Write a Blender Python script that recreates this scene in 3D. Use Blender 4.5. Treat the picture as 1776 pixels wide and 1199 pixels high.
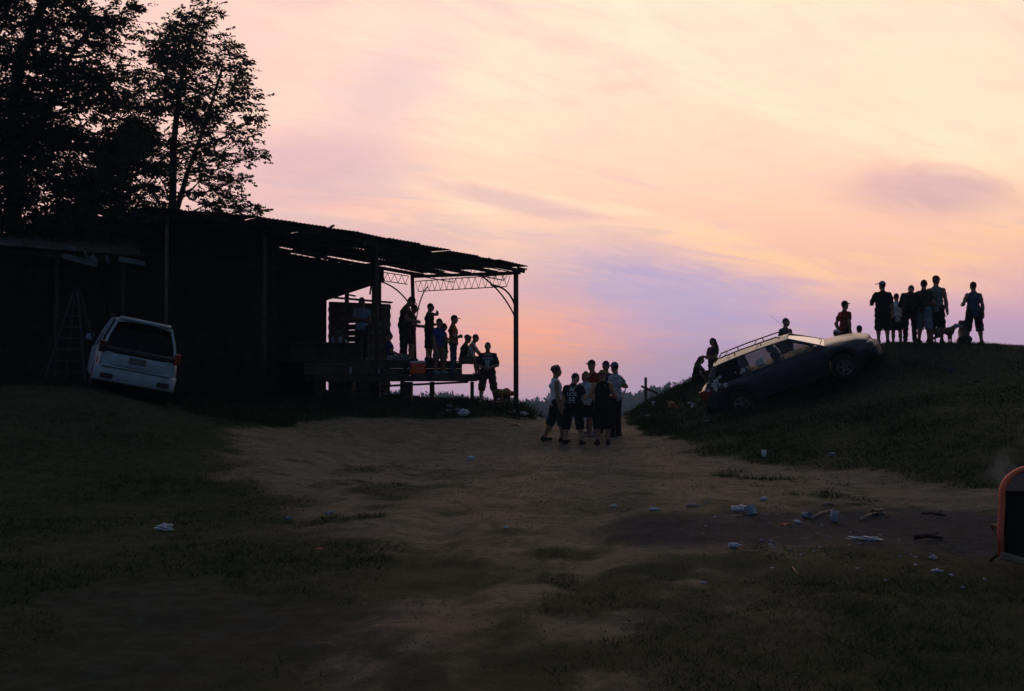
import bpy, bmesh, math, random
import numpy as np
from mathutils import Vector, Matrix, Euler

for o in list(bpy.data.objects):
    bpy.data.objects.remove(o, do_unlink=True)
scene = bpy.context.scene
COL = scene.collection
random.seed(7)
RNG = np.random.default_rng(11)
R = math.radians

# ------------------------------------------------------------------ camera
W0, H0, FPX, EYE = 1776.0, 1199.0, 1726.7, 1.55
PITCH = math.atan((655.0 - H0 / 2) / FPX)
cam_d = bpy.data.cameras.new('camera')
cam_d.sensor_width = 36.0
cam_d.lens = 35.0
cam_d.clip_start = 0.05
cam_d.clip_end = 9000.0
cam = bpy.data.objects.new('camera', cam_d)
COL.objects.link(cam)
cam.location = (0, 0, EYE)
cam.rotation_euler = (R(90) + PITCH, 0, 0)
scene.camera = cam

# ------------------------------------------------------------------ world
SUN_AZ, SUN_EL = 0.03, R(3.0)
world = bpy.data.worlds.new('World')
scene.world = world
world.use_nodes = True
wn, wl = world.node_tree.nodes, world.node_tree.links
wn.clear()


class NG:
    """small helper to write node maths"""
    def __init__(s, tree):
        s.n, s.l = tree.nodes, tree.links

    def put(s, sock, v):
        if isinstance(v, (int, float)):
            sock.default_value = v
        elif isinstance(v, (tuple, list)):
            sock.default_value = tuple(v) if len(v) == len(sock.default_value) else tuple(v) + (1.0,)
        else:
            s.l.new(v, sock)

    def m(s, op, a, b=0.0, c=0.0, clamp=False):
        n = s.n.new('ShaderNodeMath')
        n.operation = op
        n.use_clamp = clamp
        s.put(n.inputs[0], a)
        s.put(n.inputs[1], b)
        s.put(n.inputs[2], c)
        return n.outputs[0]

    def ss(s, x, lo, hi):
        n = s.n.new('ShaderNodeMapRange')
        n.interpolation_type = 'SMOOTHSTEP'
        s.put(n.inputs['Value'], x)
        s.put(n.inputs['From Min'], lo)
        s.put(n.inputs['From Max'], hi)
        return n.outputs[0]

    def mix(s, f, a, b, mode='MIX'):
        n = s.n.new('ShaderNodeMix')
        n.data_type = 'RGBA'
        n.blend_type = mode
        s.put(n.inputs[0], f)
        s.put(n.inputs[6], a)
        s.put(n.inputs[7], b)
        return n.outputs[2]

    def noise(s, vec, scale, detail=4.0, rough=0.55, dist=0.0):
        n = s.n.new('ShaderNodeTexNoise')
        s.put(n.inputs['Vector'], vec)
        n.inputs['Scale'].default_value = scale
        n.inputs['Detail'].default_value = detail
        n.inputs['Roughness'].default_value = rough
        n.inputs['Distortion'].default_value = dist
        return n.outputs['Fac']

    def xyz(s, x, y, z):
        n = s.n.new('ShaderNodeCombineXYZ')
        s.put(n.inputs[0], x)
        s.put(n.inputs[1], y)
        s.put(n.inputs[2], z)
        return n.outputs[0]

    def ramp(s, f, stops):
        n = s.n.new('ShaderNodeValToRGB')
        s.put(n.inputs[0], f)
        el = n.color_ramp.elements
        while len(el) < len(stops):
            el.new(0.5)
        for e, (p, c) in zip(el, stops):
            e.position = p
            e.color = (c[0], c[1], c[2], 1)
        return n.outputs[0]


g = NG(world.node_tree)
tc = wn.new('ShaderNodeTexCoord')
sep = wn.new('ShaderNodeSeparateXYZ')
wl.new(tc.outputs['Generated'], sep.inputs[0])
dx, dy, dz = sep.outputs
el = g.m('ARCSINE', dz)
az = g.m('ARCTAN2', dx, dy)
elc = g.m('MAXIMUM', el, 0.0)
# cloud layer seen in perspective
den = g.m('ADD', g.m('MAXIMUM', dz, 0.0), 0.16)
cx = g.m('DIVIDE', dx, den)
cy = g.m('DIVIDE', dy, den)
rx = g.m('ADD', g.m('MULTIPLY', cx, 0.86), g.m('MULTIPLY', cy, 0.50))
ry = g.m('ADD', g.m('MULTIPLY', cx, -0.50), g.m('MULTIPLY', cy, 0.86))
streak = g.noise(g.xyz(g.m('MULTIPLY', rx, 0.60), g.m('MULTIPLY', ry, 1.7), 3.1), 0.95, 6.0, 0.52, 1.3)
soft = g.noise(g.xyz(cx, g.m('MULTIPLY', cy, 1.2), 7.7), 0.75, 3.0, 0.5, 0.6)
fine = g.noise(g.xyz(g.m('MULTIPLY', rx, 1.0), g.m('MULTIPLY', ry, 2.4), 1.3), 2.2, 8.0, 0.60, 1.2)
# warm after-sunset gradient with elevation
warm = g.ramp(g.m('DIVIDE', elc, 0.5), [
    (0.00, (0.47, 0.345, 0.52)), (0.10, (0.56, 0.36, 0.50)), (0.21, (0.82, 0.45, 0.42)),
    (0.34, (0.98, 0.55, 0.42)), (0.50, (1.02, 0.67, 0.51)), (0.78, (1.04, 0.75, 0.61)), (1.0, (0.90, 0.70, 0.66))])
# the lit streaks of cloud: yellow and orange low on the right, rose on the left
rightness = g.ss(az, -0.02, 0.42)
leftness = g.ss(az, -0.02, -0.34)
orange = g.mix(rightness, (1.0, 0.63, 0.42), (1.03, 0.60, 0.30))
band = g.m('MULTIPLY', g.ss(el, 0.05, 0.125), g.ss(el, 0.25, 0.15))
stm = g.ss(g.m('ADD', streak, g.m('MULTIPLY', g.m('SUBTRACT', fine, 0.5), 0.35)), 0.40, 0.66)
c1 = g.mix(g.m('MULTIPLY', band, g.m('MULTIPLY_ADD', stm, 0.65, 0.30)), warm, orange)
c2 = g.mix(g.m('MULTIPLY', g.m('MULTIPLY', g.ss(el, 0.11, 0.22), g.m('MULTIPLY_ADD', stm, .7, .3)), 0.80), c1, (1.08, 0.84, 0.61))
c3 = g.mix(g.m('MULTIPLY', leftness, 0.60), c2, (0.86, 0.49, 0.49))
# grey violet cloud patches
pm = g.m('MULTIPLY', g.ss(g.m('ADD', soft, g.m('MULTIPLY', g.m('SUBTRACT', fine, 0.5), 0.5)), 0.50, 0.70), 0.62)
c4 = g.mix(g.m('MULTIPLY', pm, g.m('SUBTRACT', 1.0, g.m('MULTIPLY', g.ss(el, 0.12, 0.3), 0.35))), c3, (0.60, 0.42, 0.47))
def bank(c, a0, e0, ra_, re_, tilt, amt, colr):
    # one of the violet cloud banks in the west
    a_ = g.m('SUBTRACT', az, a0)
    e_ = g.m('SUBTRACT', g.m('SUBTRACT', el, e0), g.m('MULTIPLY', a_, tilt))
    a_, e_ = g.m('DIVIDE', a_, ra_), g.m('DIVIDE', e_, re_)
    r_ = g.m('SQRT', g.m('ADD', g.m('MULTIPLY', a_, a_), g.m('MULTIPLY', e_, e_)))
    r_ = g.m('ADD', r_, g.m('MULTIPLY', g.m('SUBTRACT', g.m('ADD', g.m('MULTIPLY', soft, .5), g.m('MULTIPLY', fine, .5)), 0.5), 1.9))
    return g.mix(g.m('MULTIPLY', g.ss(r_, 1.15, 0.2), amt), c, colr)


c4 = bank(c4, 0.135, 0.085, 0.17, 0.062, -0.15, 0.85, (0.43, 0.37, 0.60))
c4 = bank(c4, 0.40, 0.170, 0.11, 0.030, -0.12, 0.75, (0.60, 0.38, 0.42))
c4 = bank(c4, -0.12, 0.285, 0.09, 0.060, 0.3, 0.55, (0.72, 0.50, 0.54))
c4 = bank(c4, -0.20, 0.205, 0.14, 0.050, 0.1, 0.65, (0.66, 0.43, 0.50))
c4 = bank(c4, 0.00, 0.175, 0.11, 0.014, -0.22, 0.7, (0.70, 0.46, 0.46))
mot = g.noise(g.xyz(g.m('MULTIPLY', rx, 0.8), g.m('MULTIPLY', ry, 2.0), 9.2), 3.4, 9.0, 0.66, 1.6)
c4 = g.mix(g.m('MULTIPLY', g.m('MULTIPLY', g.ss(mot, .44, .66), g.ss(el, .05, .14)), .28), c4, (0.94, 0.57, 0.48))
c4 = g.mix(g.m('MULTIPLY', g.m('MULTIPLY', rightness, g.ss(el, .13, .30)), .28), c4, (0.96, 0.60, 0.47))
# glow where the sun has gone down behind the cloud
ga = g.m('DIVIDE', g.m('SUBTRACT', az, 0.012), 0.105)
ge = g.m('DIVIDE', g.m('SUBTRACT', el, 0.033), 0.042)
gr2 = g.m('ADD', g.m('MULTIPLY', ga, ga), g.m('MULTIPLY', ge, ge))
glow = g.m('POWER', 2.718, g.m('MULTIPLY', gr2, -1.0))
glow = g.m('MULTIPLY', glow, g.m('MULTIPLY_ADD', fine, 1.1, 0.25), clamp=True)
c5 = g.mix(g.m('MULTIPLY', glow, 0.95), c4, (1.08, 0.44, 0.22))
# away from the sunset the cloud dims and thins to the clear dusk sky
sdir = (math.sin(SUN_AZ) * math.cos(R(12)), math.cos(SUN_AZ) * math.cos(R(12)), math.sin(R(12)))
dotn = wn.new('ShaderNodeVectorMath')
dotn.operation = 'DOT_PRODUCT'
wl.new(tc.outputs['Generated'], dotn.inputs[0])
dotn.inputs[1].default_value = sdir
cosang = dotn.outputs['Value']
near = g.ss(cosang, 0.35, 0.93)
sky = wn.new('ShaderNodeTexSky')
sky.sky_type = 'NISHITA'
sky.sun_disc = False
sky.sun_elevation = SUN_EL
sky.sun_rotation = SUN_AZ
sky.air_density = 1.4
sky.dust_density = 1.5
sky.ozone_density = 3.0
skyc = g.mix(1.0, sky.outputs[0], (0.13, 0.13, 0.13), 'MULTIPLY')
dim = g.mix(1.0, c5, (0.17, 0.32, 0.56), 'MULTIPLY')
far_side = g.mix(0.55, skyc, dim)
far_side = g.mix(1.0, far_side, (0.62, 0.66, 0.72), 'MULTIPLY')
out_c = g.mix(near, far_side, c5)
bg = wn.new('ShaderNodeBackground')
wl.new(out_c, bg.inputs[0])
bg.inputs[1].default_value = 1.12
wo = wn.new('ShaderNodeOutputWorld')
wl.new(bg.outputs[0], wo.inputs[0])

# ------------------------------------------------------------------ sun, exposure
sun_d = bpy.data.lights.new('sun', 'SUN')
sun_d.energy = 0.7
sun_d.angle = R(8)
sun_d.color = (1.0, 0.55, 0.32)
sun = bpy.data.objects.new('sun', sun_d)
COL.objects.link(sun)
sv = Vector((math.sin(SUN_AZ) * math.cos(SUN_EL), math.cos(SUN_AZ) * math.cos(SUN_EL), math.sin(SUN_EL)))
sun.rotation_euler = sv.to_track_quat('Z', 'Y').to_euler()
sun.location = (0, 60, 30)
vs = scene.view_settings
scene.display_settings.display_device = 'sRGB'
vs.view_transform = 'Standard'
vs.look = 'None'
vs.exposure = 0.0
vs.gamma = 1.0
vs.use_curve_mapping = False

# ------------------------------------------------------------------ helpers
_cp, _sp = math.cos(PITCH), math.sin(PITCH)


def ray(px, py):
    a, b = (px - W0 / 2) / FPX, (H0 / 2 - py) / FPX
    return Vector((a, _cp - b * _sp, _sp + b * _cp))


def P(px, py, d):
    """point seen at a photograph pixel, d metres ahead of the camera"""
    r = ray(px, py)
    return Vector((0, 0, EYE)) + r * (d / r.y)


def XD(px, d):
    return (px - W0 / 2) / FPX * d * 1.0


def tag(o, label=None, cat=None, group=None, kind=None):
    if label: o['label'] = label
    if cat: o['category'] = cat
    if group: o['group'] = group
    if kind: o['kind'] = kind
    return o


def empty(name, loc, rz=0.0):
    o = bpy.data.objects.new(name, None)
    COL.objects.link(o)
    o.location = loc
    o.rotation_euler = (0, 0, rz)
    o.empty_display_size = 0.2
    return o


def wloc(o):
    v = Vector((0, 0, 0))
    while o is not None:
        v = v + Vector(o.location)
        o = o.parent
    return v


def make_mesh(name, verts, faces, mats, smooth=False, mat_idx=None):
    me = bpy.data.meshes.new(name)
    verts = np.asarray(verts, dtype=np.float32).reshape(-1, 3)
    if isinstance(faces, np.ndarray):
        k = faces.shape[1]
        nf = len(faces)
        me.vertices.add(len(verts))
        me.vertices.foreach_set('co', verts.ravel())
        me.loops.add(nf * k)
        me.loops.foreach_set('vertex_index', faces.astype(np.int32).ravel())
        me.polygons.add(nf)
        me.polygons.foreach_set('loop_start', np.arange(nf, dtype=np.int32) * k)
        me.polygons.foreach_set('loop_total', np.full(nf, k, dtype=np.int32))
        me.update(calc_edges=True)
    else:
        me.from_pydata([tuple(map(float, v)) for v in verts], [], faces)
        me.update()
    if not isinstance(mats, (list, tuple)):
        mats = [mats]
    for m in mats:
        me.materials.append(m)
    if mat_idx is not None:
        me.polygons.foreach_set('material_index', np.asarray(mat_idx, dtype=np.int32))
    if smooth:
        me.polygons.foreach_set('use_smooth', np.ones(len(me.polygons), dtype=bool))
    return me


def link(name, me, parent=None, loc=None):
    o = bpy.data.objects.new(name, me)
    COL.objects.link(o)
    if parent is not None:
        o.parent = parent
    if loc is not None:
        o.location = loc
    return o


class MB:
    """collects simple shapes into one mesh"""
    def __init__(s):
        s.v, s.f = [], []

    def add(s, vs, fs):
        b = len(s.v)
        s.v += [tuple(v) for v in vs]
        s.f += [tuple(i + b for i in f) for f in fs]
        return s

    def box(s, c, size, rot=None):
        hx, hy, hz = size[0] / 2, size[1] / 2, size[2] / 2
        vs = [Vector((x, y, z)) for x in (-hx, hx) for y in (-hy, hy) for z in (-hz, hz)]
        if rot is not None:
            vs = [rot @ v for v in vs]
        vs = [v + Vector(c) for v in vs]
        return s.add(vs, [(0, 1, 3, 2), (4, 6, 7, 5), (0, 4, 5, 1), (2, 3, 7, 6), (0, 2, 6, 4), (1, 5, 7, 3)])

    def bar(s, a, b, w, h=None, up=(0, 0, 1)):
        a, b = Vector(a), Vector(b)
        h = w if h is None else h
        d = (b - a)
        if d.length < 1e-6: return s
        d.normalize()
        up = Vector(up)
        if abs(d.dot(up)) > 0.98: up = Vector((1, 0, 0))
        x = d.cross(up).normalized()
        z = x.cross(d).normalized()
        vs = []
        for p in (a, b):
            for sx, sz in ((-1, -1), (1, -1), (1, 1), (-1, 1)):
                vs.append(p + x * (sx * w / 2) + z * (sz * h / 2))
        return s.add(vs, [(0, 1, 2, 3), (7, 6, 5, 4), (0, 4, 5, 1), (1, 5, 6, 2), (2, 6, 7, 3), (3, 7, 4, 0)])

    def tube(s, pts, rad, n=6, caps=True):
        pts = [Vector(p) for p in pts]
        if not hasattr(rad, '__len__'): rad = [rad] * len(pts)
        rings, prev = [], None
        for i, p in enumerate(pts):
            d = (pts[min(i + 1, len(pts) - 1)] - pts[max(i - 1, 0)])
            d = d.normalized() if d.length > 1e-9 else Vector((0, 0, 1))
            ref = prev if prev is not None else (Vector((0, 0, 1)) if abs(d.z) < 0.9 else Vector((1, 0, 0)))
            x = (ref - d * ref.dot(d))
            x = x.normalized() if x.length > 1e-6 else d.orthogonal().normalized()
            prev = x
            y = d.cross(x)
            rings.append([p + (x * math.cos(t) + y * math.sin(t)) * rad[i] for t in [2 * math.pi * k / n for k in range(n)]])
        vs = [v for r_ in rings for v in r_]
        fs = []
        for i in range(len(pts) - 1):
            for k in range(n):
                a, b = i * n + k, i * n + (k + 1) % n
                fs.append((a, b, b + n, a + n))
        if caps:
            fs.append(tuple(range(n - 1, -1, -1)))
            fs.append(tuple(range((len(pts) - 1) * n, len(pts) * n)))
        return s.add(vs, fs)

    def lathe(s, prof, n=16, axis='z', c=(0, 0, 0), caps=True):
        vs, fs = [], []
        for (r_, z) in prof:
            for k in range(n):
                t = 2 * math.pi * k / n
                p = (r_ * math.cos(t), r_ * math.sin(t), z)
                if axis == 'y': p = (p[0], p[2], p[1])
                vs.append((p[0] + c[0], p[1] + c[1], p[2] + c[2]))
        for i in range(len(prof) - 1):
            for k in range(n):
                a, b = i * n + k, i * n + (k + 1) % n
                fs.append((a, b, b + n, a + n))
        if caps:
            fs.append(tuple(range(n - 1, -1, -1)))
            fs.append(tuple(range((len(prof) - 1) * n, len(prof) * n)))
        return s.add(vs, fs)

    def build(s, name, mat, parent=None, smooth=False, world=True, bevel=0.0):
        vs = s.v
        if parent is not None and world:
            w = wloc(parent)
            vs = [(v[0] - w.x, v[1] - w.y, v[2] - w.z) for v in vs]
        me = make_mesh(name, vs, s.f, mat, smooth)
        bm = bmesh.new()
        bm.from_mesh(me)
        bmesh.ops.recalc_face_normals(bm, faces=bm.faces)
        bm.to_mesh(me)
        bm.free()
        o = link(name, me, parent)
        if bevel > 0:
            md = o.modifiers.new('bevel', 'BEVEL')
            md.width = bevel
            md.segments = 2
            md.limit_method = 'ANGLE'
        return o


_mats = {}


def mat(name, col, rough=0.8, var=0.35, scale=6.0, bump=0.0, bscale=30.0, metal=0.0, spec=0.4, coat=0.0, col2=None):
    """procedural principled material: two tones broken up with noise plus fine relief"""
    if name in _mats: return _mats[name]
    m = bpy.data.materials.new(name)
    m.use_nodes = True
    q = NG(m.node_tree)
    b = m.node_tree.nodes['Principled BSDF']
    t = q.n.new('ShaderNodeTexCoord')
    f = q.noise(t.outputs['Object'], scale, 6.0, 0.6, 0.3)
    a = tuple(c * (1 - var) for c in col)
    z = col2 if col2 else tuple(min(1.0, c * (1 + var)) for c in col)
    q.put(b.inputs['Base Color'], q.mix(q.ss(f, 0.30, 0.70), a, z))
    b.inputs['Roughness'].default_value = rough
    b.inputs['Metallic'].default_value = metal
    b.inputs['Specular IOR Level'].default_value = spec
    if coat: b.inputs['Coat Weight'].default_value = coat
    if bump:
        bn = q.n.new('ShaderNodeBump')
        bn.inputs['Strength'].default_value = bump
        bn.inputs['Distance'].default_value = 0.02
        q.put(bn.inputs['Height'], q.noise(t.outputs['Object'], bscale, 5.0, 0.6))
        q.l.new(bn.outputs[0], b.inputs['Normal'])
    _mats[name] = m
    return m


def glass_mat(name, tint, gloss=0.12, rough=0.03):
    if name in _mats: return _mats[name]
    m = bpy.data.materials.new(name)
    m.use_nodes = True
    nt = m.node_tree
    nt.nodes.clear()
    q = NG(nt)
    tr = nt.nodes.new('ShaderNodeBsdfTransparent')
    tr.inputs[0].default_value = tint + (1,)
    gl = nt.nodes.new('ShaderNodeBsdfGlossy')
    gl.inputs['Roughness'].default_value = rough
    fr = nt.nodes.new('ShaderNodeFresnel')
    fr.inputs[0].default_value = 1.45
    mx = nt.nodes.new('ShaderNodeMixShader')
    q.put(mx.inputs[0], q.m('MULTIPLY', fr.outputs[0], gloss * 8, clamp=True))
    nt.links.new(tr.outputs[0], mx.inputs[1])
    nt.links.new(gl.outputs[0], mx.inputs[2])
    o = nt.nodes.new('ShaderNodeOutputMaterial')
    nt.links.new(mx.outputs[0], o.inputs[0])
    _mats[name] = m
    return m

# ------------------------------------------------------------------ terrain
TP = []


def tp(px, py, d):
    p = P(px, py, d)
    TP.append((p.x, p.y, p.z))


for x_ in (-6, -3, 0, 3, 6):
    for d_ in (0, 4, 8, 12):
        TP.append((x_, d_, 0.0 if x_ > -5 else 0.12))
for x_ in (-2, 1, 3.2):
    for d_ in (16, 19):
        TP.append((x_, d_, 0.0))
TP += [(-10, 4, .3), (-10, 9, .4), (-12, 14, .7), (-7, 14, .3), (-4, 15, .1), (10, 4, 0), (10, 8, 0), (15, 6, 0.1),
       (-16, 8, .7), (-18, 16, 1.1), (-18, 24, 1.3), (-14, 20, 1.15), (0, -6, 0), (-8, -6, .2), (8, -6, 0), (16, 0, .1)]
# the path and its crest
for q in [(965, 768, 23.2), (1045, 771, 22.9), (1000, 752, 25.2), (1060, 757, 24.6), (960, 735, 29.5), (1010, 731, 30.5), (1075, 728, 31.5),
          (880, 775, 22.2), (760, 768, 22), (640, 775, 20.5)]:
    tp(*q)
# grass bank under the shed
for q in [(935, 727, 29), (905, 707, 29.6), (870, 701, 29.4), (846, 701, 28.6), (790, 710, 27.4), (800, 728, 25.8), (700, 726, 25), (600, 716, 24.6),
          (700, 702, 27), (610, 698, 26), (500, 700, 24.5), (400, 702, 23.6), (500, 745, 21), (400, 740, 19.5), (300, 760, 17)]:
    tp(*q)
VAN_D = 20.6
for q in [(163, 676, VAN_D), (285, 709, VAN_D), (175, 666, VAN_D + 2.6), (275, 692, VAN_D + 2.6), (163, 682, VAN_D - 1), (285, 714, VAN_D - 1)]:
    tp(*q)
TP += [(-10.5, 27, 1.2), (-7, 27, .95), (-13, 30, 1.2), (-8, 32, .9), (-4, 32, .75), (-12, 36, .6),
       (-5, 36.5, -.3), (-1.5, 34, 0.0), (0.8, 32.2, .05), (2.2, 33.5, -.35), (-9, 40, -.8), (-18, 34, .8)]
# mound on the right
for q in [(1080, 727, 32), (1135, 690, 31.5), (1200, 664, 30), (1245, 654, 29.3)]:
    tp(*q)
for q in [(1540, 594, 27.3), (1605, 597, 27.6), (1690, 598, 28.2), (1776, 603, 28.2), (1900, 612, 28)]:
    tp(*q)
for q in [(1290, 716, 25.0), (1455, 662, 25.4), (1300, 742, 22.6), (1400, 722, 22.2), (1500, 684, 23.2), (1600, 646, 24.6), (1720, 640, 24.6), (1240, 735, 24.5), (1525, 618, 25.2),
          (1140, 757, 24.6), (1200, 787, 20.1), (1300, 800, 18.2), (1400, 813, 16.9), (1640, 850, 13.7), (1776, 868, 12.5), (1900, 880, 12),
          (1600, 752, 18.2), (1776, 742, 16.8), (1500, 766, 18.8), (1690, 690, 21), (1400, 768, 19.2), (1180, 710, 28), (1120, 722, 29.3)]:
    tp(*q)
TP += [(8.0, 27.3, 1.75), (7.9, 28.8, 1.45), (9.6, 28.6, 2.05), (6.4, 31.2, .95), (8, 32.5, .6), (11, 33, .9), (15, 33, 1.0), (5, 34, .1), (18, 24, 2.0), (19, 18, 1.1), (18, 30, 1.9)]
TPA = np.array(TP, dtype=np.float64)
_c = 0.9


def _phi(r2):
    return np.sqrt(r2 + _c * _c)


_A = _phi(((TPA[:, None, :2] - TPA[None, :, :2]) ** 2).sum(-1)) - np.eye(len(TPA)) * 0.05
_n = len(TPA)
_K = np.zeros((_n + 3, _n + 3))
_K[:_n, :_n] = _A
_K[:_n, _n] = 1
_K[:_n, _n + 1:] = TPA[:, :2]
_K[_n:, :_n] = _K[:_n, _n:].T
_w = np.linalg.solve(_K, np.concatenate([TPA[:, 2], np.zeros(3)]))


def sstep(x, a, b):
    t = np.clip((x - a) / (b - a), 0, 1)
    return t * t * (3 - 2 * t)


def vnoise(x, y, seed=0):
    """value noise in [0,1]"""
    xi, yi = np.floor(x).astype(np.int64), np.floor(y).astype(np.int64)
    fx, fy = x - xi, y - yi
    fx, fy = fx * fx * (3 - 2 * fx), fy * fy * (3 - 2 * fy)

    def hsh(a, b):
        v = (a * 374761393 + b * 668265263 + seed * 1442695041) & 0xffffffff
        v = ((v ^ (v >> 13)) * 1274126177) & 0xffffffff
        return ((v ^ (v >> 16)) & 0xffff) / 65535.0
    return (hsh(xi, yi) * (1 - fx) + hsh(xi + 1, yi) * fx) * (1 - fy) + (hsh(xi, yi + 1) * (1 - fx) + hsh(xi + 1, yi + 1) * fx) * fy


def fbm(x, y, seed=0, oct=4):
    s, a, t = 0, 0.5, 0
    for k in range(oct):
        s = s + a * vnoise(x * 2 ** k, y * 2 ** k, seed + k)
        t += a
        a *= 0.5
    return s / t


def Hn(x, y):
    x, y = np.asarray(x, float), np.asarray(y, float)
    sh = x.shape
    x, y = x.ravel(), y.ravel()
    xc, yc = np.clip(x, -20, 20), np.clip(y, -8, 38)
    z = _w[_n] + _w[_n + 1] * xc + _w[_n + 2] * yc
    for i in range(_n):
        z = z + _w[i] * np.sqrt((xc - TPA[i, 0]) ** 2 + (yc - TPA[i, 1]) ** 2 + _c * _c)
    return z.reshape(sh)


def far_h(x, y):
    d = np.sqrt(x * x + y * y)
    prof_d = [0, 36, 45, 60, 90, 150, 230, 300, 380, 460, 560, 800, 1500, 4000]
    prof_z = [0, -.6, -2.6, -7, -15, -26, -31, -30, -20.5, -14.5, -17, -40, -75, -160]
    zz = np.interp(d, prof_d, prof_z)
    und = (fbm(x / 70.0, y / 70.0, 5) - .5) * 9 * sstep(d, 120, 300)
    lift = 7.5 * sstep(x / np.maximum(y, 1), 0.10, 0.20) * sstep(d, 250, 380)
    return zz + und + lift


def H(x, y):
    x, y = np.asarray(x, float), np.asarray(y, float)
    r = np.maximum(np.abs(x) - 20, 0) + np.maximum(-8 - y, 0)
    w = np.maximum(sstep(y, 32.5, 44), sstep(np.abs(x), 19, 40) * sstep(y, 18, 40))
    base = Hn(x, y)
    cxr = np.interp(y, [3, 8, 14, 20, 26, 31], [-.55, -.15, .35, .75, 1.25, 1.75])
    rut = sum(np.exp(-((x - cxr - o_) / .17) ** 2) for o_ in (-.78, .78))
    rut2 = sum(np.exp(-((x + 1.7 + .13 * (y - 12) - o_) / .2) ** 2) for o_ in (-.75, .75))
    fine = -.045 * rut * (.4 + fbm(x * .6, y * .6, 24)) * sstep(y, 34, 28) - .03 * rut2 * sstep(y, 22, 17)
    fine = fine + (fbm(x * 1.3, y * 1.3, 21) - .5) * .07 + (fbm(x * .35, y * .35, 22, 2) - .5) * .10
    side = np.where(y < 20, 0.9 * sstep(np.abs(x), 20, 60), 0)
    return (base + fine + side) * (1 - w) + far_h(x, y) * w


def Hs(x, y):
    return float(H(np.array([x]), np.array([y]))[0])


def hit(px, py):
    """where the photograph's ray meets the ground"""
    r = ray(px, py)
    prev = 3.0
    d = 3.0
    while d < 60:
        p = Vector((0, 0, EYE)) + r * (d / r.y)
        if p.z < Hs(p.x, p.y):
            lo, hi = prev, d
            for _ in range(12):
                m_ = (lo + hi) / 2
                p = Vector((0, 0, EYE)) + r * (m_ / r.y)
                if p.z < Hs(p.x, p.y): hi = m_
                else: lo = m_
            return p
        prev = d
        d += 0.25
    return P(px, py, 25)


# ground cover masks: bare dirt of the path, grass, ash of the old bonfire
def grass_mask(x, y):
    """1 = grass, 0 = bare dirt"""
    yy = np.maximum(y, 1.0)
    px = W0 / 2 + x / yy * FPX
    n1 = fbm(x * .55 + 9, y * .55, 31)
    n2 = fbm(x * 1.9, y * 1.9 + 4, 32)
    # left edge of the trodden dirt and right edge, by distance
    le = np.interp(y, [3, 5, 7, 9, 12, 16, 19, 22, 24, 25, 26, 27.5, 28.5, 31], [-.7, -.8, -1.0, -1.5, -2.7, -4.4, -5.4, -4.9, -3.8, -2.5, -.9, .45, .8, 1.0])
    re = np.interp(y, [3, 5, 7, 9, 11, 12.5, 13.7, 17, 20.2, 24.6, 28, 32], [0.5, 0.7, 1.1, 2.2, 6.5, 8.5, 6.0, 5.0, 3.65, 3.5, 3.4, 3.5])
    w = np.interp(y, [3, 10, 20, 30], [.7, 1.0, .55, .25])
    dist = np.maximum(le - x, x - re) / w
    m = sstep(dist + (n1 - .5) * 2.6 + (n2 - .5) * 1.6, -1.3, 1.3)
    patch = np.maximum(sstep(n2 * .55 + n1 * .45, .50, .66) * .75 * sstep(y, 26, 12), sstep(n2 * .6 + fbm(x * .9, y * .9, 36) * .4, .34, .60) * .85 * sstep(y, 16, 9))
    return np.clip(np.maximum(m, patch), 0, 1)


def ash_mask(x, y):
    n1 = fbm(x * .8 + 3, y * .8, 41)
    a = sstep(1.0 - np.sqrt(((x - 3.4) / 2.9) ** 2 + ((y - 10.3) / 1.9) ** 2) + (n1 - .5) * 1.1, -.05, .65)
    b = .42 * sstep(1.0 - np.sqrt(((x + 2.2) / 2.8) ** 2 + ((y - 7.0) / 2.8) ** 2) + (n1 - .5) * 1.3, -.05, .9)
    return np.clip(a + b, 0, 1)


def axis(lo, hi, step, far_lo, far_hi, growth=1.22):
    a = list(np.arange(lo, hi + 1e-6, step))
    s = step
    while a[-1] < far_hi:
        s = min(s * growth, 25)
        a.append(a[-1] + s)
    s = step
    b = [a[0]]
    while b[-1] > far_lo:
        s = min(s * growth, 25)
        b.append(b[-1] - s)
    return np.array(b[:0:-1] + a)


gx = axis(-15, 17, 0.14, -620, 620)
gy = axis(3, 37, 0.14, -120, 700)
GX, GY = np.meshgrid(gx, gy, indexing='ij')
GZ = H(GX, GY)
rough = (fbm(GX * 5, GY * 5, 51, 3) - .5) * .045
GZ = GZ + rough * sstep(GY, 45, 25)
nx_, ny_ = GX.shape
idx = np.arange(nx_ * ny_).reshape(nx_, ny_)
fq = np.stack([idx[:-1, :-1], idx[1:, :-1], idx[1:, 1:], idx[:-1, 1:]], -1).reshape(-1, 4)


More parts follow.
